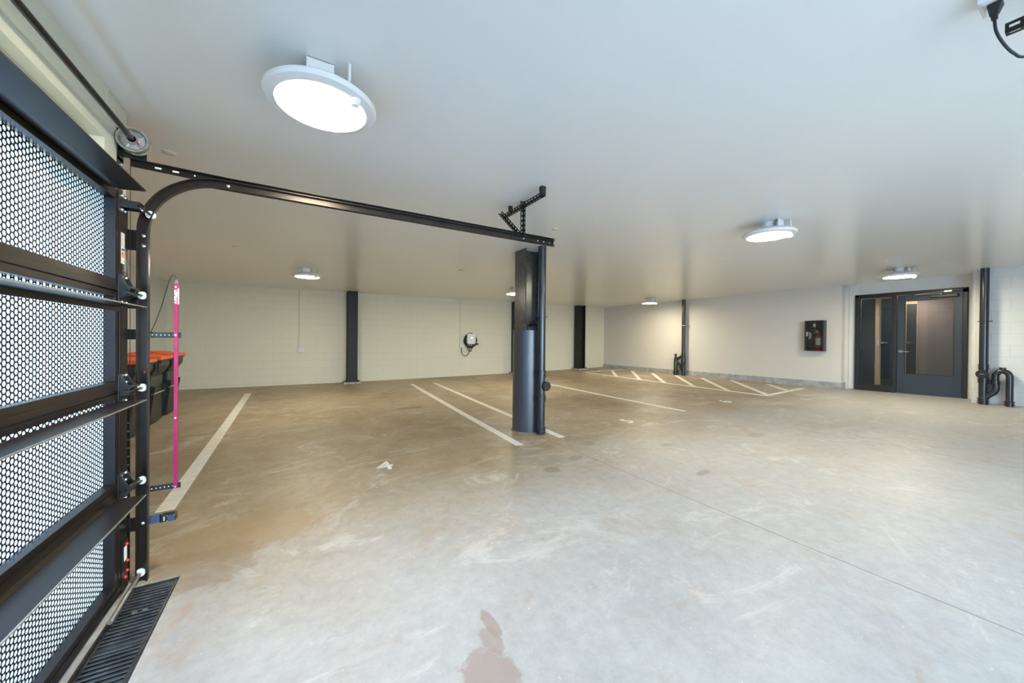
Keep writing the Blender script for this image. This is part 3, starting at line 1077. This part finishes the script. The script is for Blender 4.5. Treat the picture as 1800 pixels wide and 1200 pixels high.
# ================================================================== WHEELIE BINS
def make_bin(cy_, label):
    f = fz(-2.3, cy_)
    t = thing('wheeled_bin', label, 'bin', (-2.3, cy_, f), 'black wheeled bins with orange lids')
    x0, x1 = -2.70, -1.89          # back, front at the rim
    hw_ = .34
    zt = f + 1.04
    b0, b1 = -2.64, -1.99
    mb = MB()
    # stepped body: tapered tub, shoulder under the rim
    mb.hexa([(b0, cy_ - .25, f + .03), (b1, cy_ - .25, f + .03), (b1, cy_ + .25, f + .03), (b0, cy_ + .25, f + .03)],
            [(x0 + .03, cy_ - .29, f + .78), (x1 - .10, cy_ - .29, f + .78), (x1 - .10, cy_ + .29, f + .78), (x0 + .03, cy_ + .29, f + .78)])
    mb.hexa([(x0 + .03, cy_ - .29, f + .78), (x1 - .10, cy_ - .29, f + .78), (x1 - .10, cy_ + .29, f + .78), (x0 + .03, cy_ + .29, f + .78)],
            [(x0 + .01, cy_ - hw_ + .01, f + .92), (x1 - .02, cy_ - hw_ + .01, f + .92), (x1 - .02, cy_ + hw_ - .01, f + .92), (x0 + .01, cy_ + hw_ - .01, f + .92)])
    mb.box(x0 + .01, x1 - .02, cy_ - hw_ + .01, cy_ + hw_ - .01, f + .92, zt)
    mb.build('tub', m_bin, t, bevel=.012)
    mb = MB()
    mb.box(x0, x1, cy_ - hw_, cy_ + hw_, zt - .03, zt + .005)
    mb.build('rim', m_bin, t, bevel=.008)
    mb = MB()
    for s in (-1, 1):
        yy = cy_ + s * .262
        mb.hexa([(b1 - .24, yy - .012, f + .05), (b1 - .02, yy - .012, f + .05), (b1 - .02, yy + .012, f + .05), (b1 - .24, yy + .012, f + .05)],
                [(b1 - .20, yy - .012 + s * .02, f + .62), (b1 + .05, yy - .012 + s * .02, f + .62), (b1 + .05, yy + .012 + s * .02, f + .62), (b1 - .20, yy + .012 + s * .02, f + .62)])
    mb.split('side_rib', m_rubber, t)
    mb = MB()
    mb.cyl((b1 + .02, cy_ - .31, f + .50), (b1 + .02, cy_ + .31, f + .50), .014, 12)
    mb.build('lift_bar', m_zinc, t, smooth=True)
    mb = MB()
    n_ = 8
    for i in range(n_):
        u0, u1 = i / n_, (i + 1) / n_
        def zz(u):
            return zt + .012 + .075 * math.sin(PI * min(1, u * 1.15 + .02) * .82)
        xa, xb = x0 - .01 + (x1 - x0 + .035) * u0, x0 - .01 + (x1 - x0 + .035) * u1
        mb.hexa([(xa, cy_ - hw_ - .015, zt + .004), (xb, cy_ - hw_ - .015, zt + .004), (xb, cy_ + hw_ + .015, zt + .004), (xa, cy_ + hw_ + .015, zt + .004)],
                [(xa, cy_ - hw_ + .03, zz(u0)), (xb, cy_ - hw_ + .03, zz(u1)), (xb, cy_ + hw_ - .03, zz(u1)), (xa, cy_ + hw_ - .03, zz(u0))])
    mb.build('lid', m_lid, t, smooth=True)
    mb = MB()
    mb.tube([(x0 - .05, cy_ - .26, zt - .02), (x0 - .05, cy_ + .26, zt - .02)], .016, 12)
    mb.box(x0 - .055, x0, cy_ - .27, cy_ - .23, zt - .04, zt)
    mb.box(x0 - .055, x0, cy_ + .23, cy_ + .27, zt - .04, zt)
    mb.build('handle', m_bin, t, smooth=True)
    mb = MB()
    mb.tube([(x1 + .015, cy_ - .34, zt - .03), (x1 + .015, cy_ - .28, zt - .03)], .022, 12)
    mb.box(x1 - .01, x1 + .01, cy_ - .345, cy_ - .30, zt - .20, zt - .04)
    mb.build('latch', m_bin, t)
    for s in (-1, 1):
        mb = MB().lathe([(0, -.025), (.05, -.025), (.08, -.03), (.10, -.022), (.10, .022), (.08, .03), (.05, .025), (0, .025)], (-2.56, cy_ + s * .29, f + .10), 'y', 24)
        mb.build('wheel', m_rubber, t, smooth=True)
    return t


make_bin(7.20, 'black wheeled bin with orange lid, nearest one, mostly hidden behind the door track')
make_bin(8.02, 'black wheeled bin with orange lid, the middle one showing right of the door track')
make_bin(8.86, 'black wheeled bin with orange lid, the farthest one next to the magenta sensor bar')

# ================================================================== GARAGE DOOR
gd = thing('garage_door', 'dark bronze sectional garage door with perforated metal panels and daylight behind', 'garage door', (-.875, .35, -1.45))
YE, YN = 2.93, -2.35                 # far and near end of the door
XI, XO = -.852, -.898                # inner and outer face
TOPS = (.80, .245, -.31, -.865, -1.42)
YS = 2.765                           # inner edge of the end stile


def perf_mesh(y0_, y1_, h):
    p, r, th = .0245, .0098, .0014
    dy = p * math.sqrt(3) / 2
    ncol = int((y1_ - y0_) / dy)
    nrow = int(h / p) + 1
    R = p / math.sqrt(3)
    outer = []
    for k in range(12):
        a = math.radians(30 * k)
        rad = R if k % 2 == 0 else R * math.cos(math.radians(30))
        outer.append((rad * math.cos(a), rad * math.sin(a)))
    inner = [(r * math.cos(math.radians(30 * k)), r * math.sin(math.radians(30 * k))) for k in range(12)]
    v, f = [], []
    for c in range(ncol):
        for q in range(nrow):
            cyy = y1_ - (c + .5) * dy
            czz = (q + .5) * p + (p / 2 if c % 2 else 0)
            o = len(v)
            v += [(0, cyy + a, czz + b) for a, b in outer]
            v += [(0, cyy + a, czz + b) for a, b in inner]
            v += [(-th, cyy + a, czz + b) for a, b in inner]
            v += [(-th, cyy + a, czz + b) for a, b in outer]
            for k in range(12):
                k2 = (k + 1) % 12
                f.append((o + k, o + k2, o + 12 + k2, o + 12 + k))
                f.append((o + 12 + k, o + 12 + k2, o + 24 + k2, o + 24 + k))
                f.append((o + 24 + k, o + 24 + k2, o + 36 + k2, o + 36 + k))
    me = bpy.data.meshes.new('perforated_panel')
    me.from_pydata(v, [], f)
    me.materials.append(m_door_blk)
    return me


pm = perf_mesh(YN + .1, YS + .012, .47)
for i in range(4):
    zt, zb_ = TOPS[i], TOPS[i + 1]
    o0, o1 = zb_ + .065, zt - (.055 if i == 0 else .032)
    mb = MB()
    mb.box(XO, XI, YN, YE, zb_ + .002, o0)                   # bottom rail
    mb.box(XI, XI + .004, YN, YE, zb_ + .002, zb_ + .032)    # stepped face on the rail
    mb.box(XO, XI, YN, YE, o1, zt - .002)                    # top rail
    mb.box(XO, XI, YS, YE, o0, o1)                           # end stiles
    mb.box(XI, XI + .003, YS + .045, YE - .03, o0, o1)
    mb.box(XO, XI, YN, YN + .16, o0, o1)
    mb.box(XO, XI, -.02 - .04, -.02 + .04, o0, o1) if False else None
    sec = mb.build('door_section', m_door_blk, gd, bevel=.0025)
    ob = bpy.data.objects.new('perforated_panel', pm)
    C.objects.link(ob)
    ob.parent = sec
    ob.location = Vector((XO + .006, 0, o0 - .012 + EYE)) - ORG[sec.as_pointer()]
# struts across the door
ST = ((.765, .005), (.158, .0), (-.345, 0), (-.862, 0))
mb = MB()
mb.prism([(-.848, .772), (-.80, .764), (-.705, .772), (-.704, .778), (-.80, .771), (-.848, .800)], 'y', YN, 2.66)
mb.build('strut', m_door_blk, gd)
for z in (.158, -.345, -.862):
    mb = MB()
    mb.box(-.818, -.712, YN, 2.70, z - .002, z + .002)
    mb.box(-.818, -.815, YN, 2.70, z - .028, z)
    st = mb.build('strut', m_door_blk, gd)
    mb = MB()
    for yy in (2.60, 1.2, -.2, -1.6):
        mb.box(-.850, -.815, yy, yy + .05, z - .006, z - .002)
    mb.split('strut_clip', m_black, st)
    MB().box(-.7145, -.7105, YN, 2.70, z - .003, z + .003).build('strut_edge', m_alu, st)
# seal under the door
B(-.90, -.855, YN, YE, -1.452, -1.418).build('bottom_seal', m_rubber, gd, bevel=.01)
mb = MB()
for i in range(9):
    a = i / 8
    mb.lathe([(0, .0), (.016 + .01 * math.sin(i * 2.1), .0), (.012, .003), (0, .003)], (XI + .0005, 1.98 + .06 * math.sin(i * 1.7) + .012 * i, -1.385 + .010 * (i % 4)), 'x', 10)
mb.build('mud_splash', m_dirt, gd)


def bolt(mb, x, y, z, r=.009, d=.010):
    mb.lathe([(0, d), (r * .6, d * .9), (r, d * .45), (r, 0), (0, 0)], (x, y, z), 'x', 12)


# hinges with the roller stems and rollers
TRY = 2.975
for i, z in enumerate((.243, -.305, -.858)):
    mb = MB()
    mb.box(XI, XI + .007, 2.79, 2.90, z - .085, z + .095)
    for yy in (2.800, 2.882):
        mb.prism([(XI, z + .10), (XI + .012, z + .10), (XI + .045, z + .02), (XI + .045, z - .02), (XI + .012, z - .03), (XI, z - .03)], 'y', yy, yy + .006)
    hg = mb.build('hinge', m_black, gd, bevel=.0015)
    mb = MB()
    mb.cyl((XI + .034, 2.765, z - .004), (XI + .034, 2.915, z - .004), .014, 16)
    mb.cyl((XI + .050, 2.78, z + .026), (XI + .050, 2.91, z + .026), .010, 14)
    mb.build('hinge_tube', m_black, hg, smooth=True)
    mb = MB()
    for yy, zz_ in ((2.812, .085), (2.872, .085), (2.812, .045), (2.872, .045), (2.812, -.055), (2.872, -.055), (2.812, -.075)):
        bolt(mb, XI + .008, yy, z + zz_)
    mb.split('hinge_bolt', m_zinc, hg, smooth=True)
    mb = MB().cyl((XI + .050, 2.90, z + .0), (XI + .050, TRY - .012, z + .0), .0065, 10)
    rl = mb.build('roller_stem', m_shaft, gd, smooth=True)
    mb = MB().lathe([(0, -.012), (.010, -.014), (.012, -.009), (.021, -.009), (.0235, -.005), (.0235, .005), (.021, .008), (0, .008)], (XI + .050, TRY, z), 'y', 28)
    mb.build('roller', m_nylon, rl, smooth=True)
# top roller bracket
mb = MB()
mb.box(XI, XI + .006, 2.79, 2.89, .68, .79)
mb.box(XI, XI + .085, 2.80, 2.806, .71, .75)
mb.box(XI, XI + .085, 2.872, 2.878, .71, .75)
mb.box(XI + .0, XI + .085, 2.806, 2.872, .745, .750)
tb = mb.build('top_bracket', m_black, gd, bevel=.001)
mb = MB()
for yy in (2.82, 2.86):
    bolt(mb, XI + .006, yy, .70)
    bolt(mb, XI + .006, yy, .775)
    bolt(mb, XI + .075, yy, .722)
mb.split('bracket_bolt', m_zinc, tb, smooth=True)
mb = MB().cyl((-.768, 2.80, .728), (-.768, TRY - .01, .728), .007, 10)
rl = mb.build('roller_stem', m_shaft, gd, smooth=True)
MB().lathe([(0, -.012), (.010, -.014), (.012, -.009), (.021, -.009), (.0235, -.005), (.0235, .005), (.021, .008), (0, .008)], (-.768, TRY, .728), 'y', 28).build('roller', m_nylon, rl, smooth=True)
# bottom corner bracket with red bolts
mb = MB()
mb.box(XI, XI + .006, 2.84, 2.925, -1.44, -1.16)
bb = mb.build('bottom_bracket', m_door_blk, gd)
mb = MB()
for yy, zz_ in ((2.90, -1.19), (2.91, -1.29), (2.88, -1.37), (2.905, -1.345)):
    bolt(mb, XI + .006, yy, zz_, .009)
mb.split('red_bolt', m_red, bb, smooth=True)
B(XI + .0065, XI + .008, 2.868, 2.902, -1.275, -1.195).build('warning_label', m_label, bb)
mb = MB().tube([(XI + .05, 2.55, -1.425), (XI + .045, TRY - .01, -1.41)], .010, 12)
rl = mb.build('roller_stem', m_alu, gd, smooth=True)
MB().lathe([(0, -.012), (.010, -.014), (.012, -.009), (.021, -.009), (.0235, -.005), (.0235, .005), (.021, .008), (0, .008)], (XI + .045, TRY, -1.41), 'y', 28).build('roller', m_nylon, rl, smooth=True)
# sticker on the top section's stile
mb = MB().box(XI + .004, XI + .0048, 2.825, 2.868, .405, .575).mat(1)
for k in range(9):
    mb.box(XI + .0048, XI + .0053, 2.829, 2.864, .568 - k * .009, .5715 - k * .009)
for k in range(4):
    mb.box(XI + .0048, XI + .0053, 2.829, 2.864, .425 - k * .005, .427 - k * .005)
mb.box(XI + .0048, XI + .0053, 2.829, 2.864, .475, .49).mat(2)
mb.box(XI + .0048, XI + .0053, 2.829, 2.864, .435, .47).mat(3)
mb.box(XI + .0053, XI + .0057, 2.829, 2.843, .453, .47)
mb.build('sticker', [m_label, m_bin, m_flagr, m_flagb], gd)
# lift cable
cbl = MB().tube([(-.846, 2.945, -1.38), (-.846, 2.942, 1.08)], .0015, 6)
tag(cbl.build('lift_cable', m_shaft, smooth=True), 'thin steel lift cable running up beside the door edge to the drum', 'cable')

# ================================================================== TRACK
tr = thing('door_track', 'dark bronze C-shaped garage door track curving up from the floor and out towards the column', 'garage door track', (-.80, TRY, -1.47))


def csec(w2, d, lip, th):
    # open channel facing the door (-y): outline in (offset, depth)
    return [(-w2, 0), (-w2, d), (w2, d), (w2, 0), (w2 - lip, 0), (w2 - lip, th), (w2 - th, th), (w2 - th, d - th), (-w2 + th, d - th), (-w2 + th, th), (-w2 + lip, th), (-w2 + lip, 0)]


def sweep(path, sec):
    # path: (x, z, nx, nz) centre-line and in-plane normal; section depth runs along +y
    vs, fs = [], []
    n_ = len(sec)
    for x_, z_, nx, nz in path:
        for o_, dd in sec:
            vs.append((x_ + nx * o_, TRY - .018 + dd, z_ + nz * o_))
    for i in range(len(path) - 1):
        for j in range(n_):
            fs.append((i * n_ + j, i * n_ + (j + 1) % n_, (i + 1) * n_ + (j + 1) % n_, (i + 1) * n_ + j))
    fs += [tuple(range(n_)), tuple((len(path) - 1) * n_ + j for j in range(n_))]
    return MB().add(vs, fs)


tx, tz, rad = -.799, .985, .37
sec = csec(.0265, .030, .006, .0035)
xc, zc = tx + rad, tz - rad
arc = [(xc - rad * math.cos(a), zc + rad * math.sin(a), math.cos(a), -math.sin(a)) for a in [math.radians(90 * k / 24) for k in range(25)]]
sweep([(tx, -1.47, 1, 0), (tx, zc - .001, 1, 0)], sec).build('vertical_track', m_track, tr)
sweep(arc + [(2.245, tz, 0, -1)], sec).build('horizontal_track', m_track, tr)
mb = MB()                                             # stiffening angle on top of the horizontal run
mb.box(xc - .05, 2.25, TRY + .012, TRY + .015, tz - .03, tz + .045)
mb.box(xc - .05, 2.25, TRY - .018, TRY + .015, tz + .042, tz + .045)
mb.build('reinforcing_angle', m_track, tr)
mb = MB()
for x_ in (2.05, 2.12, 2.19):
    mb.lathe([(0, -.003), (.007, -.003), (.007, 0), (0, 0)], (x_, TRY + .012 - .0035, tz + .002), 'y', 12)
for x_ in (-.40, 1.885):
    mb.lathe([(0, -.008), (.009, -.006), (.011, 0), (0, 0)], (x_, TRY + .008, tz), 'y', 12)
for z_ in (.60, .54, -1.12):
    mb.lathe([(0, -.008), (.009, -.006), (.011, 0), (0, 0)], (tx, TRY + .008, z_), 'y', 12)
mb.split('track_bolt', m_zinc, tr, smooth=True)
# jamb brackets
mb = MB()
for z_, h_ in ((.57, .06), (.20, .035), (.012, .03), (-1.12, .04)):
    mb.box(-.904, tx - .026, TRY + .012, TRY + .017, z_ - h_, z_ + h_)
mb.split('jamb_bracket', m_black, tr)
mb = MB()
mb.box(-.905, -.900, 2.95, 3.02, -1.46, 1.04)
mb.box(-.905, -.865, 3.015, 3.02, -1.46, -.42)
mb.build('jamb_angle', m_black, tr)
mb = MB()
for k in range(11):
    mb.box(-.899, -.868, 3.012, 3.0145, -1.02 + k * .05, -1.012 + k * .05)
mb.split('angle_slot', m_alu, tr)
mb = MB()
for z_ in (1.0, .86, .16):
    bolt(mb, -.90, 2.985, z_, .012, .012)
mb.split('jamb_bolt', m_zinc, tr, smooth=True)
# flag angle from the drum to the curve
mb = MB()
mb.hexa([(-.86, TRY + .02, 1.005), (-.30, TRY + .02, .985), (-.30, TRY + .024, .985), (-.86, TRY + .024, 1.005)],
        [(-.86, TRY + .02, 1.045), (-.30, TRY + .02, 1.03), (-.30, TRY + .024, 1.03), (-.86, TRY + .024, 1.045)])
mb.hexa([(-.86, TRY - .01, 1.041), (-.30, TRY - .01, 1.026), (-.30, TRY + .02, 1.026), (-.86, TRY + .02, 1.041)],
        [(-.86, TRY - .01, 1.045), (-.30, TRY - .01, 1.03), (-.30, TRY + .02, 1.03), (-.86, TRY + .02, 1.045)])
fa_ = mb.build('flag_angle', m_track, tr)
mb = MB()
for x_, l_ in ((-.74, .03), (-.66, .03), (-.57, .008), (-.49, .008), (-.44, .008)):
    z_ = 1.026 - (x_ + .86) * .03
    mb.box(x_ - l_ / 2, x_ + l_ / 2, TRY + .0185, TRY + .0198, z_ - .005, z_ + .005)
mb.split('punched_slot', m_label, fa_)

# hanger of perforated angle at the track's far end
hg = thing('track_hanger', 'black slotted-angle hanger holding the end of the door track to the ceiling', 'bracket', (1.87, 2.97, H))


def slotted(mb, p, q, side, up, wd=.036, th=.003, lip=.011):
    """an L-angle with punched slots from p to q; side/up are the two leg directions"""
    p, q, s_, u_ = Vector(p), Vector(q), Vector(side).normalized(), Vector(up).normalized()
    d = (q - p)
    L = d.length
    d.normalize()

    def slab(p0, l0, l1, leg, nn, t0, t1):
        b = [p0 + d * t0 + leg * l0, p0 + d * t0 + leg * l1, p0 + d * t0 + leg * l1 + nn * th, p0 + d * t0 + leg * l0 + nn * th]
        mb.hexa(b, [v + d * (t1 - t0) for v in b])
    for leg, nn in ((s_, u_), (u_, s_)):
        slab(p, 0, lip + .003, leg, nn, 0, L)
        slab(p, wd - lip, wd, leg, nn, 0, L)
        k = max(2, int(L / .045))
        for i in range(k + 1):
            c = L * i / k
            slab(p, lip, wd - lip + .001, leg, nn, max(0, c - .010), min(L, c + .010))
    return mb


ma = slotted(MB(), (1.83, 2.60, 1.265), (1.83, 3.30, 1.265), (1, 0, 0), (0, 0, 1))
ma.build('ceiling_angle', m_black, hg)
ma = slotted(MB(), (1.885, 2.992, .97), (1.885, 2.992, 1.345), (-1, 0, 0), (0, -1, 0))
ma.build('drop_angle', m_black, hg)
ma = slotted(MB(), (1.86, 2.998, 1.0), (1.80, 3.30, 1.30), (-1, 0, 0), (0, -.7, .7))
ma.build('brace_angle', m_black, hg)
mb = MB()
mb.box(1.825, 1.868, 2.60, 2.64, 1.265, H)
mb.box(1.825, 1.860, 3.16, 3.19, 1.29, H)
mb.split('ceiling_clip', m_black, hg)

# ================================================================== SHAFT AND DRUM
sh = thing('torsion_shaft', 'scuffed black torsion shaft running along the wall above the garage door', 'shaft', (-.83, .5, 1.133))
MB().cyl((-.83, -2.4, 1.133), (-.83, 2.975, 1.133), .0135, 20).build('shaft_tube', m_shaft, sh, smooth=True)
dm = MB()
dc = (-.83, 2.93, 1.133)
dm.lathe([(.02, -.030), (.030, -.030), (.030, -.012), (.052, -.010), (.060, -.020), (.070, -.020), (.071, -.012), (.066, -.008), (.062, .0), (.064, .008), (.062, .016), (.064, .024), (.070, .030), (.070, .036), (.02, .036)], dc, 'y', 48)
dr_ = dm.build('cable_drum', m_alu, sh, smooth=True)
mb = MB()
for k in range(5):
    a = 2 * PI * k / 5 + .4
    mb.hexa([(dc[0] + .028 * math.cos(a) - .003, 2.908, dc[2] + .028 * math.sin(a) - .003), (dc[0] + .028 * math.cos(a) + .003, 2.908, dc[2] + .028 * math.sin(a) + .003),
             (dc[0] + .055 * math.cos(a) + .003, 2.908, dc[2] + .055 * math.sin(a) + .003), (dc[0] + .055 * math.cos(a) - .003, 2.908, dc[2] + .055 * math.sin(a) - .003)],
            [(dc[0] + .028 * math.cos(a) - .003, 2.922, dc[2] + .028 * math.sin(a) - .003), (dc[0] + .028 * math.cos(a) + .003, 2.922, dc[2] + .028 * math.sin(a) + .003),
             (dc[0] + .055 * math.cos(a) + .003, 2.922, dc[2] + .055 * math.sin(a) + .003), (dc[0] + .055 * math.cos(a) - .003, 2.922, dc[2] + .055 * math.sin(a) - .003)])
mb.split('drum_rib', m_alu, dr_)
MB().lathe([(0, -.012), (.006, -.012), (.006, 0), (0, 0)], (-.803, 2.908, 1.112), 'y', 12).build('red_set_screw', m_red, dr_, smooth=True)
mb = MB()
mb.box(-.905, -.79, 2.99, 2.995, 1.05, 1.18)
mb.box(-.905, -.90, 2.95, 3.03, 1.02, 1.20)
mb.build('bearing_plate', m_black, sh)

# steel cover flashing on the pier beside the ceiling
mb = MB()
mb.box(-.905, -.902, 2.82, 3.075, 1.2, 1.346)
mb.box(-.905, -.895, 2.82, 3.075, 1.338, 1.348)
struct(mb.build('trim_5', m_header, keep=True))

# ================================================================== SENSOR BAR AND PHOTO EYE
sb = thing('sensor_bar', 'tall magenta light-curtain safety bar held out from the door track on black straps', 'sensor bar', (-.65, TRY + .01, -.94))
bar = B(-.661, -.644, TRY - .006, TRY + .018, -.935, .330).build('bar', m_pink, sb, bevel=.001)
mb = MB()
for k in range(9):
    mb.lathe([(0, -.0012), (.0035, -.0012), (.0035, 0), (0, 0)], (-.6525, TRY - .006, .18 - k * .13), 'y', 12)
mb.split('lens', m_bin, bar)
mb = MB()
for z_ in (.305, .010, -.50, -.925):
    mb.lathe([(0, -.003), (.005, -.003), (.005, 0), (0, 0)], (-.6525, TRY - .006, z_), 'y', 12)
mb.split('screw', m_zinc, bar)
text_mesh('bar_lettering', 'LiftMaster', .021, basis((0, 0, -1), (1, 0, 0), (-.6525, TRY - .0065, .245)), m_label, bar, .0004, .0006)
mb = MB()
mb.hexa([(-.661, TRY - .006, .330), (-.644, TRY - .006, .330), (-.644, TRY + .018, .330), (-.661, TRY + .018, .330)],
        [(-.655, TRY + .003, .352), (-.650, TRY + .003, .352), (-.650, TRY + .009, .352), (-.655, TRY + .009, .352)])
mb.build('end_cap', m_alu, bar)
B(-.6435, -.6415, TRY - .004, TRY + .016, .20, .30).build('side_label', m_label, bar)
mb = MB().tube(bez([(-.6525, TRY + .006, .350), (-.657, TRY + .008, .372), (-.672, TRY + .01, .376), (-.690, TRY + .012, .33), (-.725, TRY + .02, .18), (-.765, TRY + .03, .05), (-.80, TRY + .035, -.02), (-.835, TRY + .03, -.12)]), .0022, 8)
mb.build('cable', m_rubber, sb, smooth=True)
for z_, m_ in ((.010, m_black), (-.925, m_black)):
    mb = MB().box(-.772, -.632, TRY + .019, TRY + .022, z_ - .017, z_ + .017)
    s_ = mb.build('strap', m_, sb, bevel=.001)
    mb = MB()
    for k in range(6):
        mb.lathe([(0, -.0008), (.003, -.0008), (.003, 0), (0, 0)], (-.764 + k * .019, TRY + .0188, z_), 'y', 10)
    mb.split('strap_hole', m_label, s_)
pe = thing('photo_eye', 'small black photo-eye sensor on an arm below the sensor bar', 'sensor', (-.68, TRY, -1.15))
mb = MB()
mb.box(-.776, -.727, TRY + .012, TRY + .016, -1.135, -1.085)
mb.hexa([(-.727, TRY + .012, -1.135), (-.715, TRY - .004, -1.132), (-.715, TRY, -1.132), (-.727, TRY + .016, -1.135)],
        [(-.727, TRY + .012, -1.085), (-.715, TRY - .004, -1.082), (-.715, TRY, -1.082), (-.727, TRY + .016, -1.085)])
mb.build('arm', m_blue, pe)
mb = MB().box(-.716, -.648, TRY - .012, TRY + .03, -1.130, -1.086)
bd = mb.build('body', m_black, pe, bevel=.003)
mb = MB().box(-.684, -.654, TRY - .0145, TRY - .012, -1.126, -1.092)
mb.build('lens_window', m_blue, bd)
mb = MB()
for xx in (-.686, -.654):
    for zz_ in (-1.124, -1.094):
        mb.lathe([(0, -.0045), (.0025, -.0045), (.0025, 0), (0, 0)], (xx, TRY - .012, zz_), 'y', 8)
mb.split('screw', m_zinc, bd)
B(-.703, -.699, TRY - .0128, TRY - .012, -1.122, -1.096).build('printed_label', m_label, bd)
rg = tag(MB().box(tx + .004, tx + .010, TRY + .0, TRY + .0075, -.22, -.205).build('warning_tag', m_red), 'tiny red tag stuck inside the vertical door track', 'tag')

# ================================================================== TRENCH DRAIN
dn = thing('trench_drain', 'black slotted trench drain grate in the floor along the foot of the garage door', 'drain', ((TX0 + TX1) / 2, .3, zf))
mb = MB()
mb.box(TX0 + .001, TX0 + .012, -3.0, TY1 - .001, zf - .06, zf + .004)
mb.box(TX1 - .012, TX1 - .001, -3.0, TY1 - .001, zf - .06, zf + .004)
mb.box(TX0 + .012, TX1 - .012, TY1 - .012, TY1 - .001, zf - .06, zf + .004)
mb.build('drain_frame', m_grate, dn)
gx0, gx1 = TX0 + .014, TX1 - .014
yy = TY1 - .014
while yy > -2.9:
    L = .50
    mb = MB()
    mb.box(gx0, gx0 + .012, yy - L + .002, yy, zf - .025, zf)
    mb.box(gx1 - .012, gx1, yy - L + .002, yy, zf - .025, zf)
    k = 0
    yb3 = yy
    n_ = 17
    for i in range(n_):
        ya = yy - (i + .5) * L / n_
        hw2 = .0075 if i not in (0, n_ - 1) else .012
        mb.box(gx0 + .012, gx1 - .012, ya - hw2, ya + hw2, zf - .022, zf - .001)
    g_ = mb.build('grate', m_grate, dn, bevel=.002)
    mb = MB()
    for s_ in (-.02, .02):
        mb.lathe([(.006, 0), (.012, 0), (.012, .003), (.006, .003)], ((gx0 + gx1) / 2 + s_, yy - L / 2, zf - .001), 'z', 12)
    mb.split('grate_bolt', m_zinc, g_)
    yy -= L

# ================================================================== CEILING OUTLET AND CORD (top right)
ot = thing('ceiling_outlet', 'white outlet box on the ceiling with a black plug, at the top right', 'electrical outlet', (2.30, .20, H))
B(2.24, 2.36, .17, .30, 1.30, H).build('box', m_plasticw, ot, bevel=.004)
B(2.252, 2.348, .18, .29, 1.294, 1.301).build('cover_plate', m_white, ot, bevel=.003)
cd = thing('power_cord', 'black power cord hanging in a loop from the ceiling outlet at the top right', 'power cord', (2.26, .26, 1.25))
mb = MB()
mb.hexa([(2.25, .250, 1.245), (2.275, .250, 1.245), (2.275, .272, 1.245), (2.25, .272, 1.245)],
        [(2.262, .242, 1.294), (2.310, .242, 1.294), (2.310, .280, 1.294), (2.262, .280, 1.294)])
mb.box(2.251, 2.270, .252, .268, 1.225, 1.246)
mb.build('plug', m_rubber, cd, bevel=.003)
MB().tube(bez([(2.26, .26, 1.23), (2.262, .256, 1.18), (2.31, .244, 1.145), (2.39, .228, 1.13), (2.46, .205, 1.13), (2.56, .12, 1.16), (2.62, .0, 1.24), (2.64, -.1, H)]), .0045, 10).build('cord', m_rubber, cd, smooth=True)
ma = slotted(MB(), (2.44, .255, 1.25), (2.47, -.75, 1.25), (0.98, 0, .0), (0, 0, 1))
hg2 = thing('opener_hanger', 'black slotted angle below the ceiling at the top right edge', 'bracket', (2.45, -.2, H))
ma.build('angle', m_black, hg2)
mb = MB()
mb.box(2.44, 2.475, -.30, -.27, 1.25, H)
mb.box(2.44, 2.475, -.70, -.67, 1.25, H)
mb.split('ceiling_clip', m_black, hg2)

# daylight portals in the garage door and the added rear opening
area('door_portal', (-1.15, .2, -.35), (0, -PI / 2, 0), 2.5, 5.2, 1, (1, 1, 1), True)
area('rear_portal', (2.45, -3.3, -.25), (PI / 2, 0, 0), 6.3, 2.5, 1, (1, 1, 1), True)
